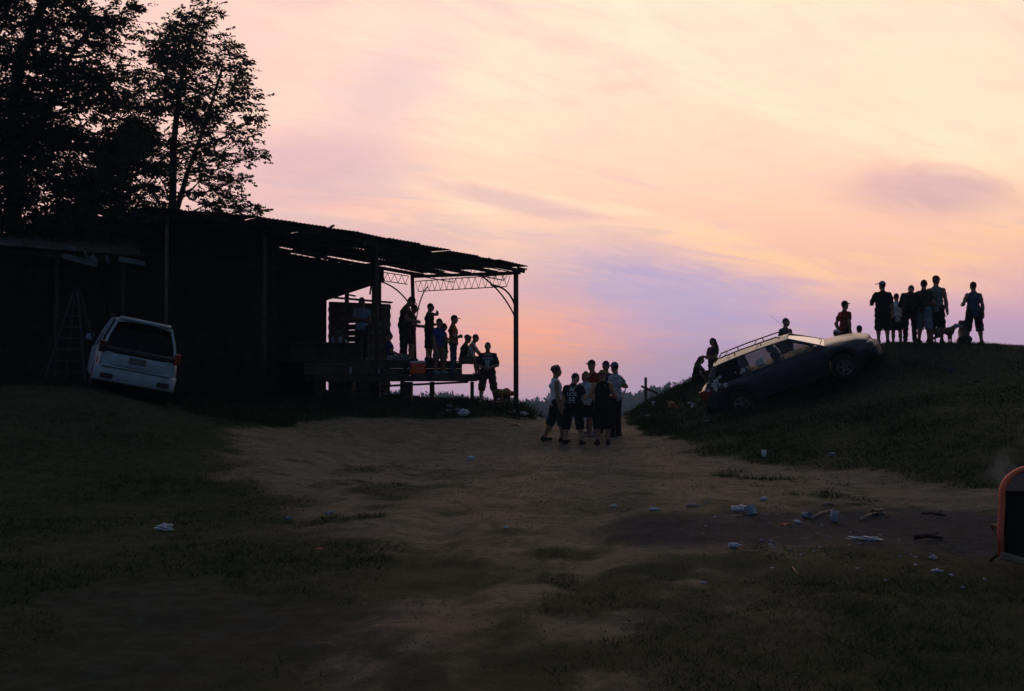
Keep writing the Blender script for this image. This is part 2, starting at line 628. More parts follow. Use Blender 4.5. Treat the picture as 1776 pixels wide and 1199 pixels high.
def ground_material():
    m = bpy.data.materials.new('ground_dirt_grass')
    m.use_nodes = True
    q = NG(m.node_tree)
    b = m.node_tree.nodes['Principled BSDF']
    t = q.n.new('ShaderNodeTexCoord')
    at = q.n.new('ShaderNodeAttribute')
    at.attribute_name = 'cover'
    sp = q.n.new('ShaderNodeSeparateColor')
    q.l.new(at.outputs['Color'], sp.inputs[0])
    co = t.outputs['Object']
    n1 = q.noise(co, 0.9, 6, .6, .4)
    n2 = q.noise(co, 7.0, 6, .65)
    n3 = q.noise(co, 38.0, 5, .7)
    dirt = q.mix(q.ss(n1, .3, .7), (.130, .120, .085), (.205, .188, .138))
    dirt = q.mix(q.m('MULTIPLY', q.ss(n2, .45, .75), .6), dirt, (.070, .052, .036))
    dirt = q.mix(q.m('MULTIPLY', q.ss(n3, .56, .70), .6), dirt, (.27, .215, .155))
    n4 = q.noise(co, 110.0, 4, .7)
    dirt = q.mix(q.m('MULTIPLY', q.ss(n4, .55, .68), .6), dirt, (.045, .036, .026))
    grass = q.mix(q.ss(n2, .3, .7), (.008, .022, .010), (.023, .041, .017))
    grass = q.mix(q.m('MULTIPLY', q.ss(n3, .5, .75), .4), grass, (.058, .066, .031))
    ash = q.mix(q.ss(n2, .35, .68), (.008, .014, .020), (.024, .040, .058))
    ash = q.mix(q.m('MULTIPLY', q.ss(n3, .62, .74), .5), ash, (.16, .17, .18))
    gm = q.m('ADD', sp.outputs[0], q.m('MULTIPLY', q.m('SUBTRACT', n2, .5), .9))
    gm = q.m('ADD', gm, q.m('MULTIPLY', q.m('SUBTRACT', n3, .5), .5))
    blot = q.m('MULTIPLY', q.ss(q.m('ADD', q.m('MULTIPLY', n1, .45), q.m('MULTIPLY', q.noise(co, 2.6, 8, .72, .6), .55)), .47, .60), .78)
    dirt = q.mix(blot, dirt, (.050, .060, .032))
    c = q.mix(q.ss(gm, .05, .95), dirt, grass)
    am = q.m('ADD', sp.outputs[1], q.m('MULTIPLY', q.m('SUBTRACT', n2, .5), .7))
    c = q.mix(q.m('MULTIPLY', q.ss(am, .10, .80), .95), c, ash)
    q.put(b.inputs['Base Color'], c)
    b.inputs['Roughness'].default_value = .95
    b.inputs['Specular IOR Level'].default_value = .12
    bn = q.n.new('ShaderNodeBump')
    bn.inputs['Strength'].default_value = .9
    bn.inputs['Distance'].default_value = .035
    q.put(bn.inputs['Height'], q.m('ADD', q.noise(co, 16, 8, .75), q.m('ADD', q.m('MULTIPLY', n3, .6), q.m('MULTIPLY', n4, .5))))
    q.l.new(bn.outputs[0], b.inputs['Normal'])
    return m


gme = make_mesh('ground', np.stack([GX, GY, GZ], -1).reshape(-1, 3), fq, ground_material(), True)
att = gme.attributes.new('cover', 'FLOAT_COLOR', 'POINT')
cv = np.ones((nx_ * ny_, 4), dtype=np.float32)
cv[:, 0] = grass_mask(GX, GY).ravel()
cv[:, 1] = ash_mask(GX, GY).ravel()
cv[:, 2] = 0
att.data.foreach_set('color', cv.ravel())
ground = link('ground', gme)
tag(ground, 'trodden dirt path with grass and ash running over a hilltop', 'ground', kind='structure')

# grass blades, denser on the mound and the bank
def blades(n, xlo, xhi, ylo, yhi, hmin, hmax, wid, thresh, seed, lean=.5):
    r = np.random.default_rng(seed)
    x = r.uniform(xlo, xhi, n)
    y = r.uniform(ylo, yhi, n)
    k = (grass_mask(x, y) - .25 * r.random(n) > thresh) & (ash_mask(x, y) < .3) & (vnoise(x * 1.1, y * 1.1, 61) + .5 * r.random(n) > .45)
    x, y = x[k], y[k]
    n = len(x)
    z = H(x, y) - .02
    h = r.uniform(hmin, hmax, n) * (.5 + vnoise(x * .8, y * .8, 62))
    a = r.uniform(0, 2 * np.pi, n)
    w = wid * r.uniform(.6, 1.3, n)
    lx, ly = r.normal(0, lean, n) * h, r.normal(0, lean, n) * h
    p0 = np.stack([x - np.cos(a) * w, y - np.sin(a) * w, z], -1)
    p1 = np.stack([x + np.cos(a) * w, y + np.sin(a) * w, z], -1)
    p2 = np.stack([x + lx, y + ly, z + h], -1)
    return np.stack([p0, p1, p2], 1).reshape(-1, 3)


gv = np.concatenate([
    blades(150000, 3.2, 17, 12.5, 31, .03, .11, .009, .40, 71, .9),
    blades(14000, 3.2, 8, 24, 33, .08, .20, .012, .4, 72),
    blades(70000, -12, 1.2, 21, 31, .05, .17, .010, .42, 73, .8),
    blades(130000, -12, -1, 5, 21, .02, .07, .006, .40, 74, 1.1),
    blades(100000, 0.2, 9, 4.5, 12.5, .015, .055, .004, .36, 75, 1.1),
    blades(90000, -6, 6, 4, 14, .012, .035, .0035, .22, 76, 1.2),
    blades(900, -.2, 1.3, 28.2, 30.6, .12, .34, .012, .3, 77),
])


def leaf_mat(name, c1, c2, trans=.35, rough=.6):
    m = bpy.data.materials.new(name)
    m.use_nodes = True
    nt = m.node_tree
    q = NG(nt)
    nt.nodes.clear()
    t = q.n.new('ShaderNodeTexCoord')
    c = q.mix(q.ss(q.noise(t.outputs['Object'], 2.3, 4, .6), .3, .7), c1, c2)
    d = q.n.new('ShaderNodeBsdfDiffuse')
    q.put(d.inputs[0], c)
    tr = q.n.new('ShaderNodeBsdfTranslucent')
    q.put(tr.inputs[0], c)
    mx = q.n.new('ShaderNodeMixShader')
    mx.inputs[0].default_value = trans
    q.l.new(d.outputs[0], mx.inputs[1])
    q.l.new(tr.outputs[0], mx.inputs[2])
    o = q.n.new('ShaderNodeOutputMaterial')
    q.l.new(mx.outputs[0], o.inputs[0])
    return m


GRASS = leaf_mat('grass_blades', (.009, .026, .009), (.030, .050, .017), .25)
go = link('grass', make_mesh('grass', gv, np.arange(len(gv)).reshape(-1, 3), GRASS))
tag(go, 'short rough grass growing on the mound, the bank and the field', 'grass', kind='stuff')

# grit and pebbles trodden into the bare dirt
def grit(n, xlo, xhi, ylo, yhi, smin, smax, seed):
    r = np.random.default_rng(seed)
    x, y = r.uniform(xlo, xhi, n), r.uniform(ylo, yhi, n)
    k = (grass_mask(x, y) + .3 * r.random(n) < .62) & (vnoise(x * 1.6, y * 1.6, 66) + .6 * r.random(n) > .55)
    x, y = x[k], y[k]
    n = len(x)
    s = smin + (smax - smin) * r.random(n) ** 4
    c = np.stack([x, y, H(x, y) + s * .15], -1)
    base = np.array([[1, 1, 1], [1, -1, -1], [-1, 1, -1], [-1, -1, 1.0]]) * .6
    tv = base[None] * s[:, None, None] * r.uniform(.6, 1.3, (n, 4, 3)) + c[:, None, :]
    tf = np.array([[0, 1, 2], [0, 3, 1], [0, 2, 3], [1, 3, 2]])
    return tv.reshape(-1, 3), (np.arange(n)[:, None, None] * 4 + tf[None]).reshape(-1, 3)


pv1, pf1 = grit(42000, -6, 9, 4.2, 14, .003, .011, 78)
pv2, pf2 = grit(20000, -6, 6, 14, 31, .006, .020, 79)
peb = link('gravel', make_mesh('gravel', np.concatenate([pv1, pv2]), np.concatenate([pf1, pf2 + len(pv1)]), mat('grit', (.17, .14, .105), .95, .4, 3.0)))
tag(peb, 'loose grit and small stones scattered over the bare dirt', 'gravel', kind='stuff')

# wooded ridge across the valley
def wood():
    r = np.random.default_rng(81)
    N = 2300
    ang = r.uniform(-.42, .42, N)
    d = r.uniform(285, 480, N)
    x, y = np.sin(ang) * d, np.cos(ang) * d
    hh = r.uniform(6, 10.5, N)
    z = H(x, y)
    V = []
    M = 70
    for i in range(N):
        rad = hh[i] * .42
        u = r.normal(size=(M, 3))
        u /= np.linalg.norm(u, axis=1)[:, None]
        rr = r.uniform(.55, 1.08, M)[:, None]
        c = u * rr * np.array([rad, rad, hh[i] * .42]) + np.array([x[i], y[i], z[i] + hh[i] * .52])
        s = r.uniform(.5, 1.25, M)[:, None, None]
        V.append((c[:, None, :] + r.normal(size=(M, 3, 3)) * s).reshape(-1, 3))
    return np.concatenate(V)


wv = wood()
wo_ = link('far_wood', make_mesh('far_wood', wv, np.arange(len(wv)).reshape(-1, 3), leaf_mat('far_wood_leaves', (.012, .026, .016), (.026, .042, .022), .2)))
tag(wo_, 'hazy blue wooded ridge across the valley', 'wood', kind='stuff')

# ------------------------------------------------------------------ open shed
UX, VX = Vector((.851, .526, 0)), Vector((-.526, .851, 0))
P0 = Vector((0.12, 29.7, 0))


def S(s, t, z=0.0):
    p = P0 - UX * s + VX * t
    return Vector((p.x, p.y, z))


def px_of(p):
    return W0 / 2 + p.x / p.y * FPX


def s_at(px, t):
    lo, hi = -2.0, 14.0
    for _ in range(40):
        m_ = (lo + hi) / 2
        if px_of(S(m_, t)) > px: lo = m_
        else: hi = m_
    return (lo + hi) / 2


def zroof(s, t):
    return EYE + float(np.interp(s, [-.5, 0, 2.5, 4.9, 8, 10.4, 13.5], [3.24, 3.30, 3.55, 3.83, 4.05, 4.04, 3.98])) + 0.07 * t


RUST = mat('rusty_roof_metal', (.055, .036, .026), .85, .45, 3.0, .4, 20)
RUST2 = mat('dull_roof_metal', (.07, .06, .05), .75, .5, 2.5, .4, 24)
STEEL = mat('dark_steel', (.035, .027, .022), .7, .4, 8, .2)
WOOD = mat('weathered_wood', (.030, .023, .018), .9, .45, 5.0, .5, 26)
WOOD2 = mat('old_grey_boards', (.038, .033, .029), .9, .45, 4.0, .5, 26)
WOODK = mat('shade_dark_boards', (.016, .0135, .012), .95, .4, 5.0, .5, 26)  # plain boards, interior shade put into the colour by darkening it
PALEWOOD = mat('pale_painted_board', (.085, .105, .125), .85, .4, 4.0, .3)
BRICK = mat('brown_brick', (.115, .075, .055), .9, .4, 5.0, .5, 30)
BRICK2 = mat('grey_brick', (.125, .115, .105), .9, .35, 5.0, .5, 30)
MORTAR = mat('mortar', (.085, .078, .070), .95, .3, 8)

shed = empty('open_shed', S(5, 0, Hs(S(5, 0).x, S(5, 0).y)))
tag(shed, 'long open-fronted shed with sagging corrugated roof on thin posts', 'shed')


def gz(s, t):
    p = S(s, t)
    return Hs(p.x, p.y) - .06


def post(s, t, ztop, w, zbot=None, lean=(0, 0), m=None):
    b = S(s, t, gz(s, t) if zbot is None else zbot)
    a = S(s + lean[0], t + lean[1], ztop)
    return MB().tube([b, b.lerp(a, .5), a], w, 8).build('post', m or STEEL, shed, True)


post(0.0, 0, zroof(0, 0) - .08, .075)
post(s_at(653, 0), 0, zroof(4.95, 0) - .08, .045)
post(s_at(287, -.05), -.05, zroof(10.4, 0) - .08, .045, m=RUST2)
post(0.05, 6.7, zroof(.1, 6.7) - .1, .068, zbot=2.0, lean=(.12, 0))
post(s_at(656, 6.75), 6.75, zroof(1.5, 6.7) - .1, .10)
post(s_at(648.5, 6.75), 6.75, zroof(1.6, 6.7) - .1, .09)
post(s_at(601, 6.75), 6.75, zroof(2.6, 6.7) - .1, .075)
post(7.6, 0.2, zroof(7.6, 0) - .08, .06)
# leaning stub beside the double post
MB().bar(S(s_at(645, 6.6), 6.6, 5.0), S(s_at(641, 6.6), 6.6, 4.42), .07, .05).build('brace', WOOD, shed)
MB().bar(S(s_at(601, 6.5), 6.5, 4.38), S(s_at(616, 6.5), 6.5, 4.33), .06, .05).build('board', WOOD, shed)

# roof frame and sheets
fr = MB()
for t_ in (0.0, 1.6, 3.3, 5.0, 6.7):
    for s0, s1 in ((-.3, 2.5), (2.5, 4.9), (4.9, 8.0), (8.0, 10.4), (10.4, 10.95)):
        fr.bar(S(s0, t_, zroof(s0, t_) - .075), S(s1, t_, zroof(s1, t_) - .075), .06, .10)
for s_ in (0.0, 2.4, 4.95, 7.6, 10.4):
    fr.bar(S(s_, -.2, zroof(s_, -.2) - .17), S(s_, 6.9, zroof(s_, 6.9) - .17), .08, .10)
roof = fr.build('roof_frame', WOOD, shed)


def sheet_mesh(name, w, l, m):
    n = 36
    vs = []
    for j in (0, .5, 1):
        for i in range(n + 1):
            vs.append((w * (i / n - .5), l * j, .016 * math.sin(i / n * 9 * 2 * math.pi) + (.008 if j == .5 else 0)))
    fs = [(j * (n + 1) + i, j * (n + 1) + i + 1, (j + 1) * (n + 1) + i + 1, (j + 1) * (n + 1) + i) for j in range(2) for i in range(n)]
    return make_mesh(name, vs, fs, m, True)


sheets = [sheet_mesh('roof_sheet', .98, 1.95, RUST), sheet_mesh('roof_sheet', .98, 1.95, RUST2), sheet_mesh('roof_sheet', .98, 1.75, RUST)]
rr = random.Random(5)
ang_u = math.atan2(UX.y, UX.x)
sl = wloc(roof)
for row in range(4):
    for k in range(12):
        s_ = .25 + k * .90 + rr.uniform(-.05, .05)
        t_ = -.35 + row * 1.72 + (rr.uniform(-.10, .10) if row else rr.uniform(-.22, .10))
        if row == 3 and k in (11,): continue
        o = link('roof_sheet', rr.choice(sheets), roof)
        z0, z1 = zroof(s_, t_), zroof(s_, t_ + 1.9)
        zl, zr = zroof(s_ + .4, t_), zroof(s_ - .4, t_)
        o.location = S(s_, t_, z0 + .02 + (3 - row) * .012 + (k % 2) * .012 + rr.uniform(0, .02)) - sl
        o.rotation_euler = Euler((math.atan2(z1 - z0, 1.9) + rr.uniform(-.022, .016), math.atan2(zl - zr, .8) + rr.uniform(-.045, .045), ang_u + rr.uniform(-.02, .02)))
        md = o.modifiers.new('thickness', 'SOLIDIFY')
        md.thickness = .006
# bent sheet ends, ridge lumps and the plank sticking up from the roof
MB().bar(P(897, 464, 29.55), P(914, 467.5, 29.6), .12, .03).build('bent_sheet_end', RUST, roof)
MB().bar(P(558, 405, 26.7), P(578, 391.5, 26.9), .16, .05).build('loose_plank', WOOD, roof)
MB().bar(P(452, 387, 25.9), P(520, 393, 26.4), .22, .05).build('loose_plank', WOOD, roof)
MB().bar(P(455, 378, 26.1), P(476, 387, 26.2), .18, .04).build('loose_plank', WOOD, roof)
tar = MB()
for px_, py_, r_ in ((842, 452.5, .07), (848, 452, .09), (853, 454, .07), (838, 454.5, .05)):
    c_ = P(px_, py_, 29.3)
    vs_, fs_ = [], []
    tar.lathe([(r_ * .3, -r_), (r_ * .9, -r_ * .4), (r_, .1 * r_), (r_ * .6, .7 * r_), (r_ * .1, r_)], 7, 'z', c_)
tar.build('bundled_tarp', STEEL, roof)


def truss(a, b, depth, n, r_=.013, name='truss'):
    a, b = Vector(a), Vector(b)
    m_ = MB()
    dn = Vector((0, 0, -depth))
    m_.tube([a, b], r_ * 1.7, 5)
    e = (b - a) * .04
    m_.tube([a + dn + e, b + dn - e], r_ * 1.7, 5)
    for i in range(n):
        p, q, c = a.lerp(b, i / n), a.lerp(b, (i + 1) / n), a.lerp(b, (i + .5) / n) + dn
        m_.tube([p, c], r_, 4)
        m_.tube([c, q], r_, 4)
    return m_.build(name, STEEL, shed)


truss(S(.12, .12, zroof(0, .1) - .22), S(.12, 6.55, zroof(.1, 6.5) - .36), .36, 15, .010)
truss(S(.25, -.02, zroof(.2, 0) - .16), S(4.85, -.02, zroof(4.85, 0) - .16), .30, 13, .010)
truss(S(.3, 6.72, zroof(.3, 6.7) - .20), S(1.4, 6.72, zroof(1.4, 6.7) - .22), .30, 4, .010)
truss(S(.1, 3.4, zroof(.1, 3.4) - .2), S(4.8, 3.4, zroof(4.8, 3.4) - .2), .26, 13, .009)


def brace(pts, r_=.022):
    MB().tube(pts, r_, 6).build('knee_brace', STEEL, shed, True)


def arc(a, c, b, n=8):
    a, b, c = Vector(a), Vector(b), Vector(c)
    return [a * (1 - t) ** 2 + c * 2 * t * (1 - t) + b * t * t for t in [i / n for i in range(n + 1)]]


zb = zroof(0, 0)
brace(arc(S(1.15, 0, zroof(1.1, 0) - .46), S(.45, 0, zb - .75), S(.06, 0, zb - 1.45)), .026)
brace(arc(S(.1, 1.3, zroof(0, 1.2) - .52), S(.05, .35, zb - .55), S(.02, .06, zb - 1.1)), .03)
zb2 = zroof(.1, 6.7)
brace(arc(S(1.35, 6.7, zb2 - .44), S(.65, 6.7, zb2 - .6), S(.14, 6.7, zb2 - 1.35)), .028)
brace(arc(S(.06, 5.7, zb2 - .62), S(.05, 6.4, zb2 - .9), S(.05, 6.66, zb2 - 1.9)), .022)

# back wall: brick below, boards above, gaps under the roof
BT = 6.6
BS0, BS1 = s_at(676, BT), s_at(570, BT)
WTOP = 4.14
bw = MB()
slit0, slit1 = s_at(619, BT), s_at(599, BT)
for a_, b_, z0_, z1_ in ((BS0 + .02, slit0, 1.0, WTOP - .03), (slit1, BS1 - .02, 1.0, WTOP - .03), (slit0, slit1, 1.0, 2.28), (slit0, slit1, 3.52, WTOP - .03)):
    a3, b3 = S(a_, BT), S(b_, BT)
    bw.bar(Vector((a3.x, a3.y, (z0_ + z1_) / 2)), Vector((b3.x, b3.y, (z0_ + z1_) / 2)), .15, z1_ - z0_)
brick_wall = bw.build('brick_wall', MORTAR, shed)
bl = wloc(brick_wall)
bmesh_a = MB().box((0, 0, 0), (.285, .20, .135))
bm1 = make_mesh('brick', bmesh_a.v, bmesh_a.f, BRICK)
bm2 = make_mesh('brick', bmesh_a.v, bmesh_a.f, BRICK2)
z_ = 1.30
row = 0
while z_ < WTOP - .05:
    s_ = BS0 + .15 + (row % 2) * .15
    while s_ < BS1 - .05:
        inside = (s_ + .14 > slit0 and s_ - .14 < slit1 and 2.30 < z_ < 3.52)
        if not inside:
            o = link('brick', bm1 if rr.random() < .6 else bm2, brick_wall)
            o.location = S(s_, BT + rr.uniform(-.008, .008), z_) - bl
            o.rotation_euler = (0, 0, ang_u + rr.uniform(-.01, .01))
        s_ += .30
    z_ += .150
    row += 1
MB().bar(S(BS0 - .05, BT, WTOP + .03), S(BS1 - .1, BT, WTOP + .12), .24, .05).build('coping_plank', WOOD, shed)
# slatted opening that lets the sky through
zz = 2.30
while zz < 3.50:
    hgt = rr.choice([.085, .10, .10, .19])
    MB().bar(S(slit0 - .02 , BT, zz + hgt / 2), S(slit1 + .02, BT, zz + hgt / 2 - .02), .04, hgt).build('slat', WOOD, brick_wall)
    zz += hgt + rr.choice([.028, .035, .018])

wall_b = MB().bar(S(1.35, BT + .1, zroof(1.35, BT) - .28), S(11.0, BT + .1, zroof(11, BT) - .30), .05, .08).build('back_wall_rail', WOOD, shed)


def board(s, t, w, z0, z1, parent, along_t=False, m=None):
    if along_t: a_, b_ = S(s, t - w / 2), S(s, t + w / 2)
    else: a_, b_ = S(s - w / 2, t), S(s + w / 2, t)
    zc = (z0 + z1) / 2
    MB().bar(Vector((a_.x, a_.y, zc)), Vector((b_.x, b_.y, zc)), .025, z1 - z0).build('board', m or WOODK, parent)


s_ = 1.40
while s_ < 11.0:
    px_ = px_of(S(s_, BT))
    gap = .03
    if 446 < px_ < 500 or 505 < px_ < 548: gap = .13
    if 556 < px_ < 574 or 588 < px_ < 600 or 612 < px_ < 632: gap = .12
    if 366 < px_ < 382: gap = .12
    zbot = 4.98 - (s_ - 1.4) * .36 if s_ < 3.35 else 1.6
    if s_ > 3.35: zbot = gz(s_, BT)
    board(s_, BT + .04, .205, zbot, zroof(s_, BT) - gap - .02, wall_b)
    s_ += .21
MB().bar(S(1.30, BT, 5.00), S(3.45, BT, 4.24), .03, .20).build('barge_board', WOOD, wall_b)
# boarded end wall, and a board front added to keep the left bay black
end_w = MB().bar(S(11.1, 2.7, 4.6), S(11.1, 6.6, 4.8), .06, .08).build('end_wall_rail', WOOD, shed)
t_ = 2.8
while t_ < 6.6:
    board(11.05, t_, .215, gz(11.05, t_), zroof(11.0, t_) - .05, end_w, True)
    t_ += .22
shade_front = MB().bar(S(6.4, 2.6, 4.7), S(11.0, 2.6, 4.9), .06, .08).build('shade_front_rail', WOOD, shed)
s_ = 6.5
while s_ < 11.0:
    board(s_, 2.6, .215, gz(s_, 2.6), zroof(s_, 2.6) - .12, shade_front)
    s_ += .22
cnt = MB()
cnt.bar(S(4.3, 1.6, 2.52), S(6.4, 1.6, 2.52), .45, .05)
cnt.bar(S(4.35, 1.7, 2.27), S(6.35, 1.7, 2.27), .3, .45)
cnt.build('counter', WOOD, shed)

# ------------------------------------------------------------------ wooden stage inside the shed
stage = empty('wooden_stage', S(3.5, .3, Hs(S(3.5, .3).x, S(3.5, .3).y)))
tag(stage, 'two level plank platform on stilts under the shed roof', 'stage')
ZU, ZL = 2.04, 1.65
ulev = MB()
for t_ in (.85, 2.4, 4.2, 6.2):
    ulev.bar(S(1.45, t_, ZU - .12), S(6.2, t_, ZU - .12), .08, .14)
ulev = ulev.build('upper_deck_frame', WOOD, stage)
t_ = .83
while t_ < 6.5:
    MB().bar(S(1.38 + rr.uniform(-.04, .04), t_, ZU - .02), S(6.35, t_, ZU - .02), .165, .04).build('plank', rr.choice([WOOD, WOOD2]), ulev)
    t_ += .172
llev = MB()
for t_ in (-.05, .6):
    llev.bar(S(1.38, t_, ZL - .13), S(6.3, t_, ZL - .13), .07, .16)
for s_ in np.arange(1.6, 6.3, .7):
    llev.bar(S(s_, -.02, ZL - .12), S(s_, .57, ZL - .12), .05, .12)
llev = llev.build('lower_deck_frame', WOOD, stage)
t_ = -.08
while t_ < .72:
    MB().bar(S(1.33 + rr.uniform(-.05, .05), t_, ZL - .02), S(6.3, t_, ZL - .02), .150, .04).build('plank', rr.choice([WOOD, WOOD2]), llev)
    t_ += .156
for z_ in (ZL + .08, ZL + .245):
    MB().bar(S(1.42, .765, z_), S(6.3, .765, z_), .03, .163).build('riser_board', WOOD2, stage)
MB().bar(S(3.6, -.17, ZL - .10), S(6.35, -.17, ZL - .11), .03, .19).build('fascia_board', WOOD, stage)
MB().bar(S(1.36, -.17, ZL - .105), S(3.55, -.17, ZL - .10), .03, .17).build('fascia_board', WOOD2, stage)
for s_, t_, w_ in ((1.5, 0, .13), (2.75, .1, .16), (3.55, .1, .40), (4.45, .2, .32), (5.2, .1, .12), (6.1, .1, .2), (2.2, 3.2, .14), (3.6, 4.0, .3), (5.0, 3.6, .3), (1.6, 6.2, .14), (3.0, 6.2, .2), (6, 6.2, .2)):
    b_ = S(s_, t_, gz(s_, t_) - .05)
    MB().bar(b_, S(s_, t_, (ZL if t_ < .7 else ZU) - .22), w_, w_ * .8).build('stilt', WOOD, stage)
MB().bar(S(1.55, .15, 1.42), S(4.4, .35, 1.30), .05, .06).build('cross_rail', WOOD, stage)
MB().bar(S(4.2, .15, 1.18), S(5.9, .15, 1.18), .05, .07).build('cross_rail', WOOD, stage)

# ------------------------------------------------------------------ lean-to at the far left
lean = empty('lean_to', (-12.0, 25.0, Hs(-12, 25)))
tag(lean, 'low dark lean-to with broken pale boards at the left of the shed', 'lean-to')
lf = MB()
for d0, y0 in ((24.2, 443), (25.7, 408)):
    lf.bar(P(-60, y0 - (14 if d0 < 25 else 0), d0), P(232, y0 + (10 if d0 < 25 else 2), d0 + .8), .09, .12)
lf = lf.build('roof_frame', WOOD, lean)
for k in range(12):
    f0 = -60 + k * 25
    a_, b_ = P(f0 + 14, 440 - 14 + k * 1.9, 24.05 + k * .065), P(f0 + 10, 408 + k * .2, 25.8 + k * .065)
    l_ = (b_ - a_).length
    MB().bar(a_ + Vector((0, 0, .06)), b_ + Vector((0, 0, .06 + (k % 2) * .02)), .41, .02).build('roof_sheet', rr.choice([RUST, RUST2]), lf)
for px_, d_ in ((-30, 24.2), (100, 24.4), (215, 24.7)):
    t0 = P(px_, 452, d_)
    MB().tube([(t0.x, t0.y, Hs(t0.x, t0.y) - .05), t0], .055, 7).build('post', WOOD, lean)
for (xa, ya, xb, yb, h_) in ((110, 444, 168, 459, .13), (112, 427, 131, 433, .10), (147, 436, 152, 452, .06), (158, 444, 167, 455, .12), (184, 444, 189, 458, .07), (206, 449, 252, 458, .12)):
    MB().bar(P(xa, ya, 23.9), P(xb, yb, 24.0), .03, h_).build('broken_board', PALEWOOD, lean)
bk = MB().bar(P(-60, 470, 25.9), P(235, 470, 26.4), .06, .08).build('back_wall_rail', WOOD, lean)
for k in range(24):
    a_ = P(-60 + k * 12.6, 470, 25.85 + k * .026)
    MB().box((a_.x, a_.y, (Hs(a_.x, a_.y) - .05 + a_.z + .85) / 2), (.215, .025, a_.z + .9 - Hs(a_.x, a_.y))).build('board', WOODK, bk)

# stepladder standing open in front of the lean-to
ap = P(133, 501, 22.4)
ax_, ay_ = ap.x, ap.y
gl_ = Hs(ax_, ay_)
lad = empty('stepladder', (ax_, ay_, gl_))
tag(lad, 'tall pale wooden stepladder standing open behind the white van', 'stepladder')
hh_ = ap.z - gl_
PALE2 = mat('pale_grey_wood', (.03, .036, .036), .85, .3)
for sx in (-1, 1):
    for sy in (-1, 1):
        MB().bar((sx * .46 + .02 * sy, sy * .5, -.03), (sx * .035, sy * .04, hh_), .05, .03).build('rail', PALE2, lad, world=False)
for k in range(1, 8):
    f_ = k / 8.5
    MB().bar((-.46 * (1 - f_) - .02, -.5 * (1 - f_), hh_ * f_), (.46 * (1 - f_) + .02, -.5 * (1 - f_), hh_ * f_), .07, .025).build('step', PALE2, lad, world=False)

# ------------------------------------------------------------------ trees
BARK = mat('bark', (.035, .027, .020), .95, .4, 8, .6, 18)
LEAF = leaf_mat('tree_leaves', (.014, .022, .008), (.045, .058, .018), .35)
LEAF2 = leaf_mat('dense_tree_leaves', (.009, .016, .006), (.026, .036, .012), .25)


def tree(label, px, d, blobs, trunks, sprays, seed, leafm, leaf=.15, gapth=.42, flat=.45):
    """blobs: photo pixel centre and radii of foliage masses, each put at its own depth round the trunk"""
    r = np.random.default_rng(seed)
    bx = XD(px, d)
    bz = Hs(bx, d) - .1
    t = empty('tree', (bx, d, bz))
    tag(t, label, 'tree', 'trees behind the shed')
    org = np.array([bx, d, bz])
    mpp = d / FPX
    m_ = MB()
    nodes = []
    for (pts, r0) in trunks:
        w = [Vector((bx, d, bz))] + [P(a, b, d + c) for a, b, c in pts]
        w = [v - Vector(org) for v in w]
        m_.tube(w, list(np.linspace(r0, r0 * .35, len(w))), 8)
        nodes += w[1:]
        for a, b in zip(w[1:], w[2:]):
            nodes.append(a.lerp(b, .5))
    centers, V = [], []
    tot = sum(b[2] * b[3] for b in blobs)
    for (cx_, cy_, rx_, ry_, dd) in blobs:
        c = P(cx_, cy_, d + dd) - Vector(org)
        nd = min(nodes, key=lambda q: (q - c).length + max(0, q.z - c.z + .3) * 2)
        mid = nd.lerp(c, .5) + Vector((0, 0, -.15))
        m_.tube([nd, mid, c], [.045, .03, .012], 5)
        n = int(sprays * rx_ * ry_ / tot)
        rad = np.array([rx_ * mpp, max(rx_, ry_) * mpp * .8, ry_ * mpp])
        K = n // 20 + 4
        u = r.normal(size=(K, 3))
        u /= np.linalg.norm(u, axis=1)[:, None]
        sub_c = u * (r.random(K)[:, None] ** .40) * rad * r.uniform(.85, 1.2, (K, 1)) + np.array(c)
        q = sub_c[r.integers(0, K, n)] + np.clip(r.normal(size=(n, 3)), -1.7, 1.7) * np.array([.30, .30, .11]) * min(1.0, rx_ * mpp / .9)
        # drop sprays where a coarse noise says gap
        hsh = vnoise(q[:, 0] * 1.7 + 50, q[:, 2] * 2.4 + q[:, 1] * .8 + 50, seed)
        q = q[hsh + .30 * r.random(n) > gapth]
        n = len(q)
        # sub-branches to some sprays
        for i in r.choice(n, min(n, 26), replace=False):
            m_.tube([c.lerp(mid, .3), Vector(q[i])], [.012, .004], 3, False)
        # spray: twig direction outwards, leaflets either side
        dirv = q - np.array(c)
        dirv[:, 2] *= flat
        dirv += r.normal(size=(n, 3)) * np.array([.25, .25, .10])
        dirv /= np.linalg.norm(dirv, axis=1)[:, None] + 1e-6
        side = np.cross(dirv, np.array([0, 0, 1.0]) + r.normal(size=(n, 3)) * .35)
        side /= np.linalg.norm(side, axis=1)[:, None] + 1e-6
        for k in range(9):
            sg = 1 if k % 2 else -1
            base = q + dirv * (leaf * .45 * (k // 2))
            L = leaf * r.uniform(.55, 1.3, (n, 1))
            tipd = dirv * .55 + side * sg * (.85 if k < 8 else 0) + r.normal(size=(n, 3)) * .22
            tipd[:, 2] -= .22
            tip = base + tipd * L
            wv_ = np.cross(tipd, r.normal(size=(n, 3)))
            wv_ /= np.linalg.norm(wv_, axis=1)[:, None] + 1e-6
            midp = base + tipd * L * .5
            a, b = midp + wv_ * L * .22, midp - wv_ * L * .22
            V.append(np.stack([base, a, tip, b], 1).reshape(-1, 3))
    V = np.concatenate(V)
    m_.build('trunk', BARK, t, True, world=False)
    link('crown', make_mesh('crown', V, np.arange(len(V)).reshape(-1, 4), leafm), t)
    return t


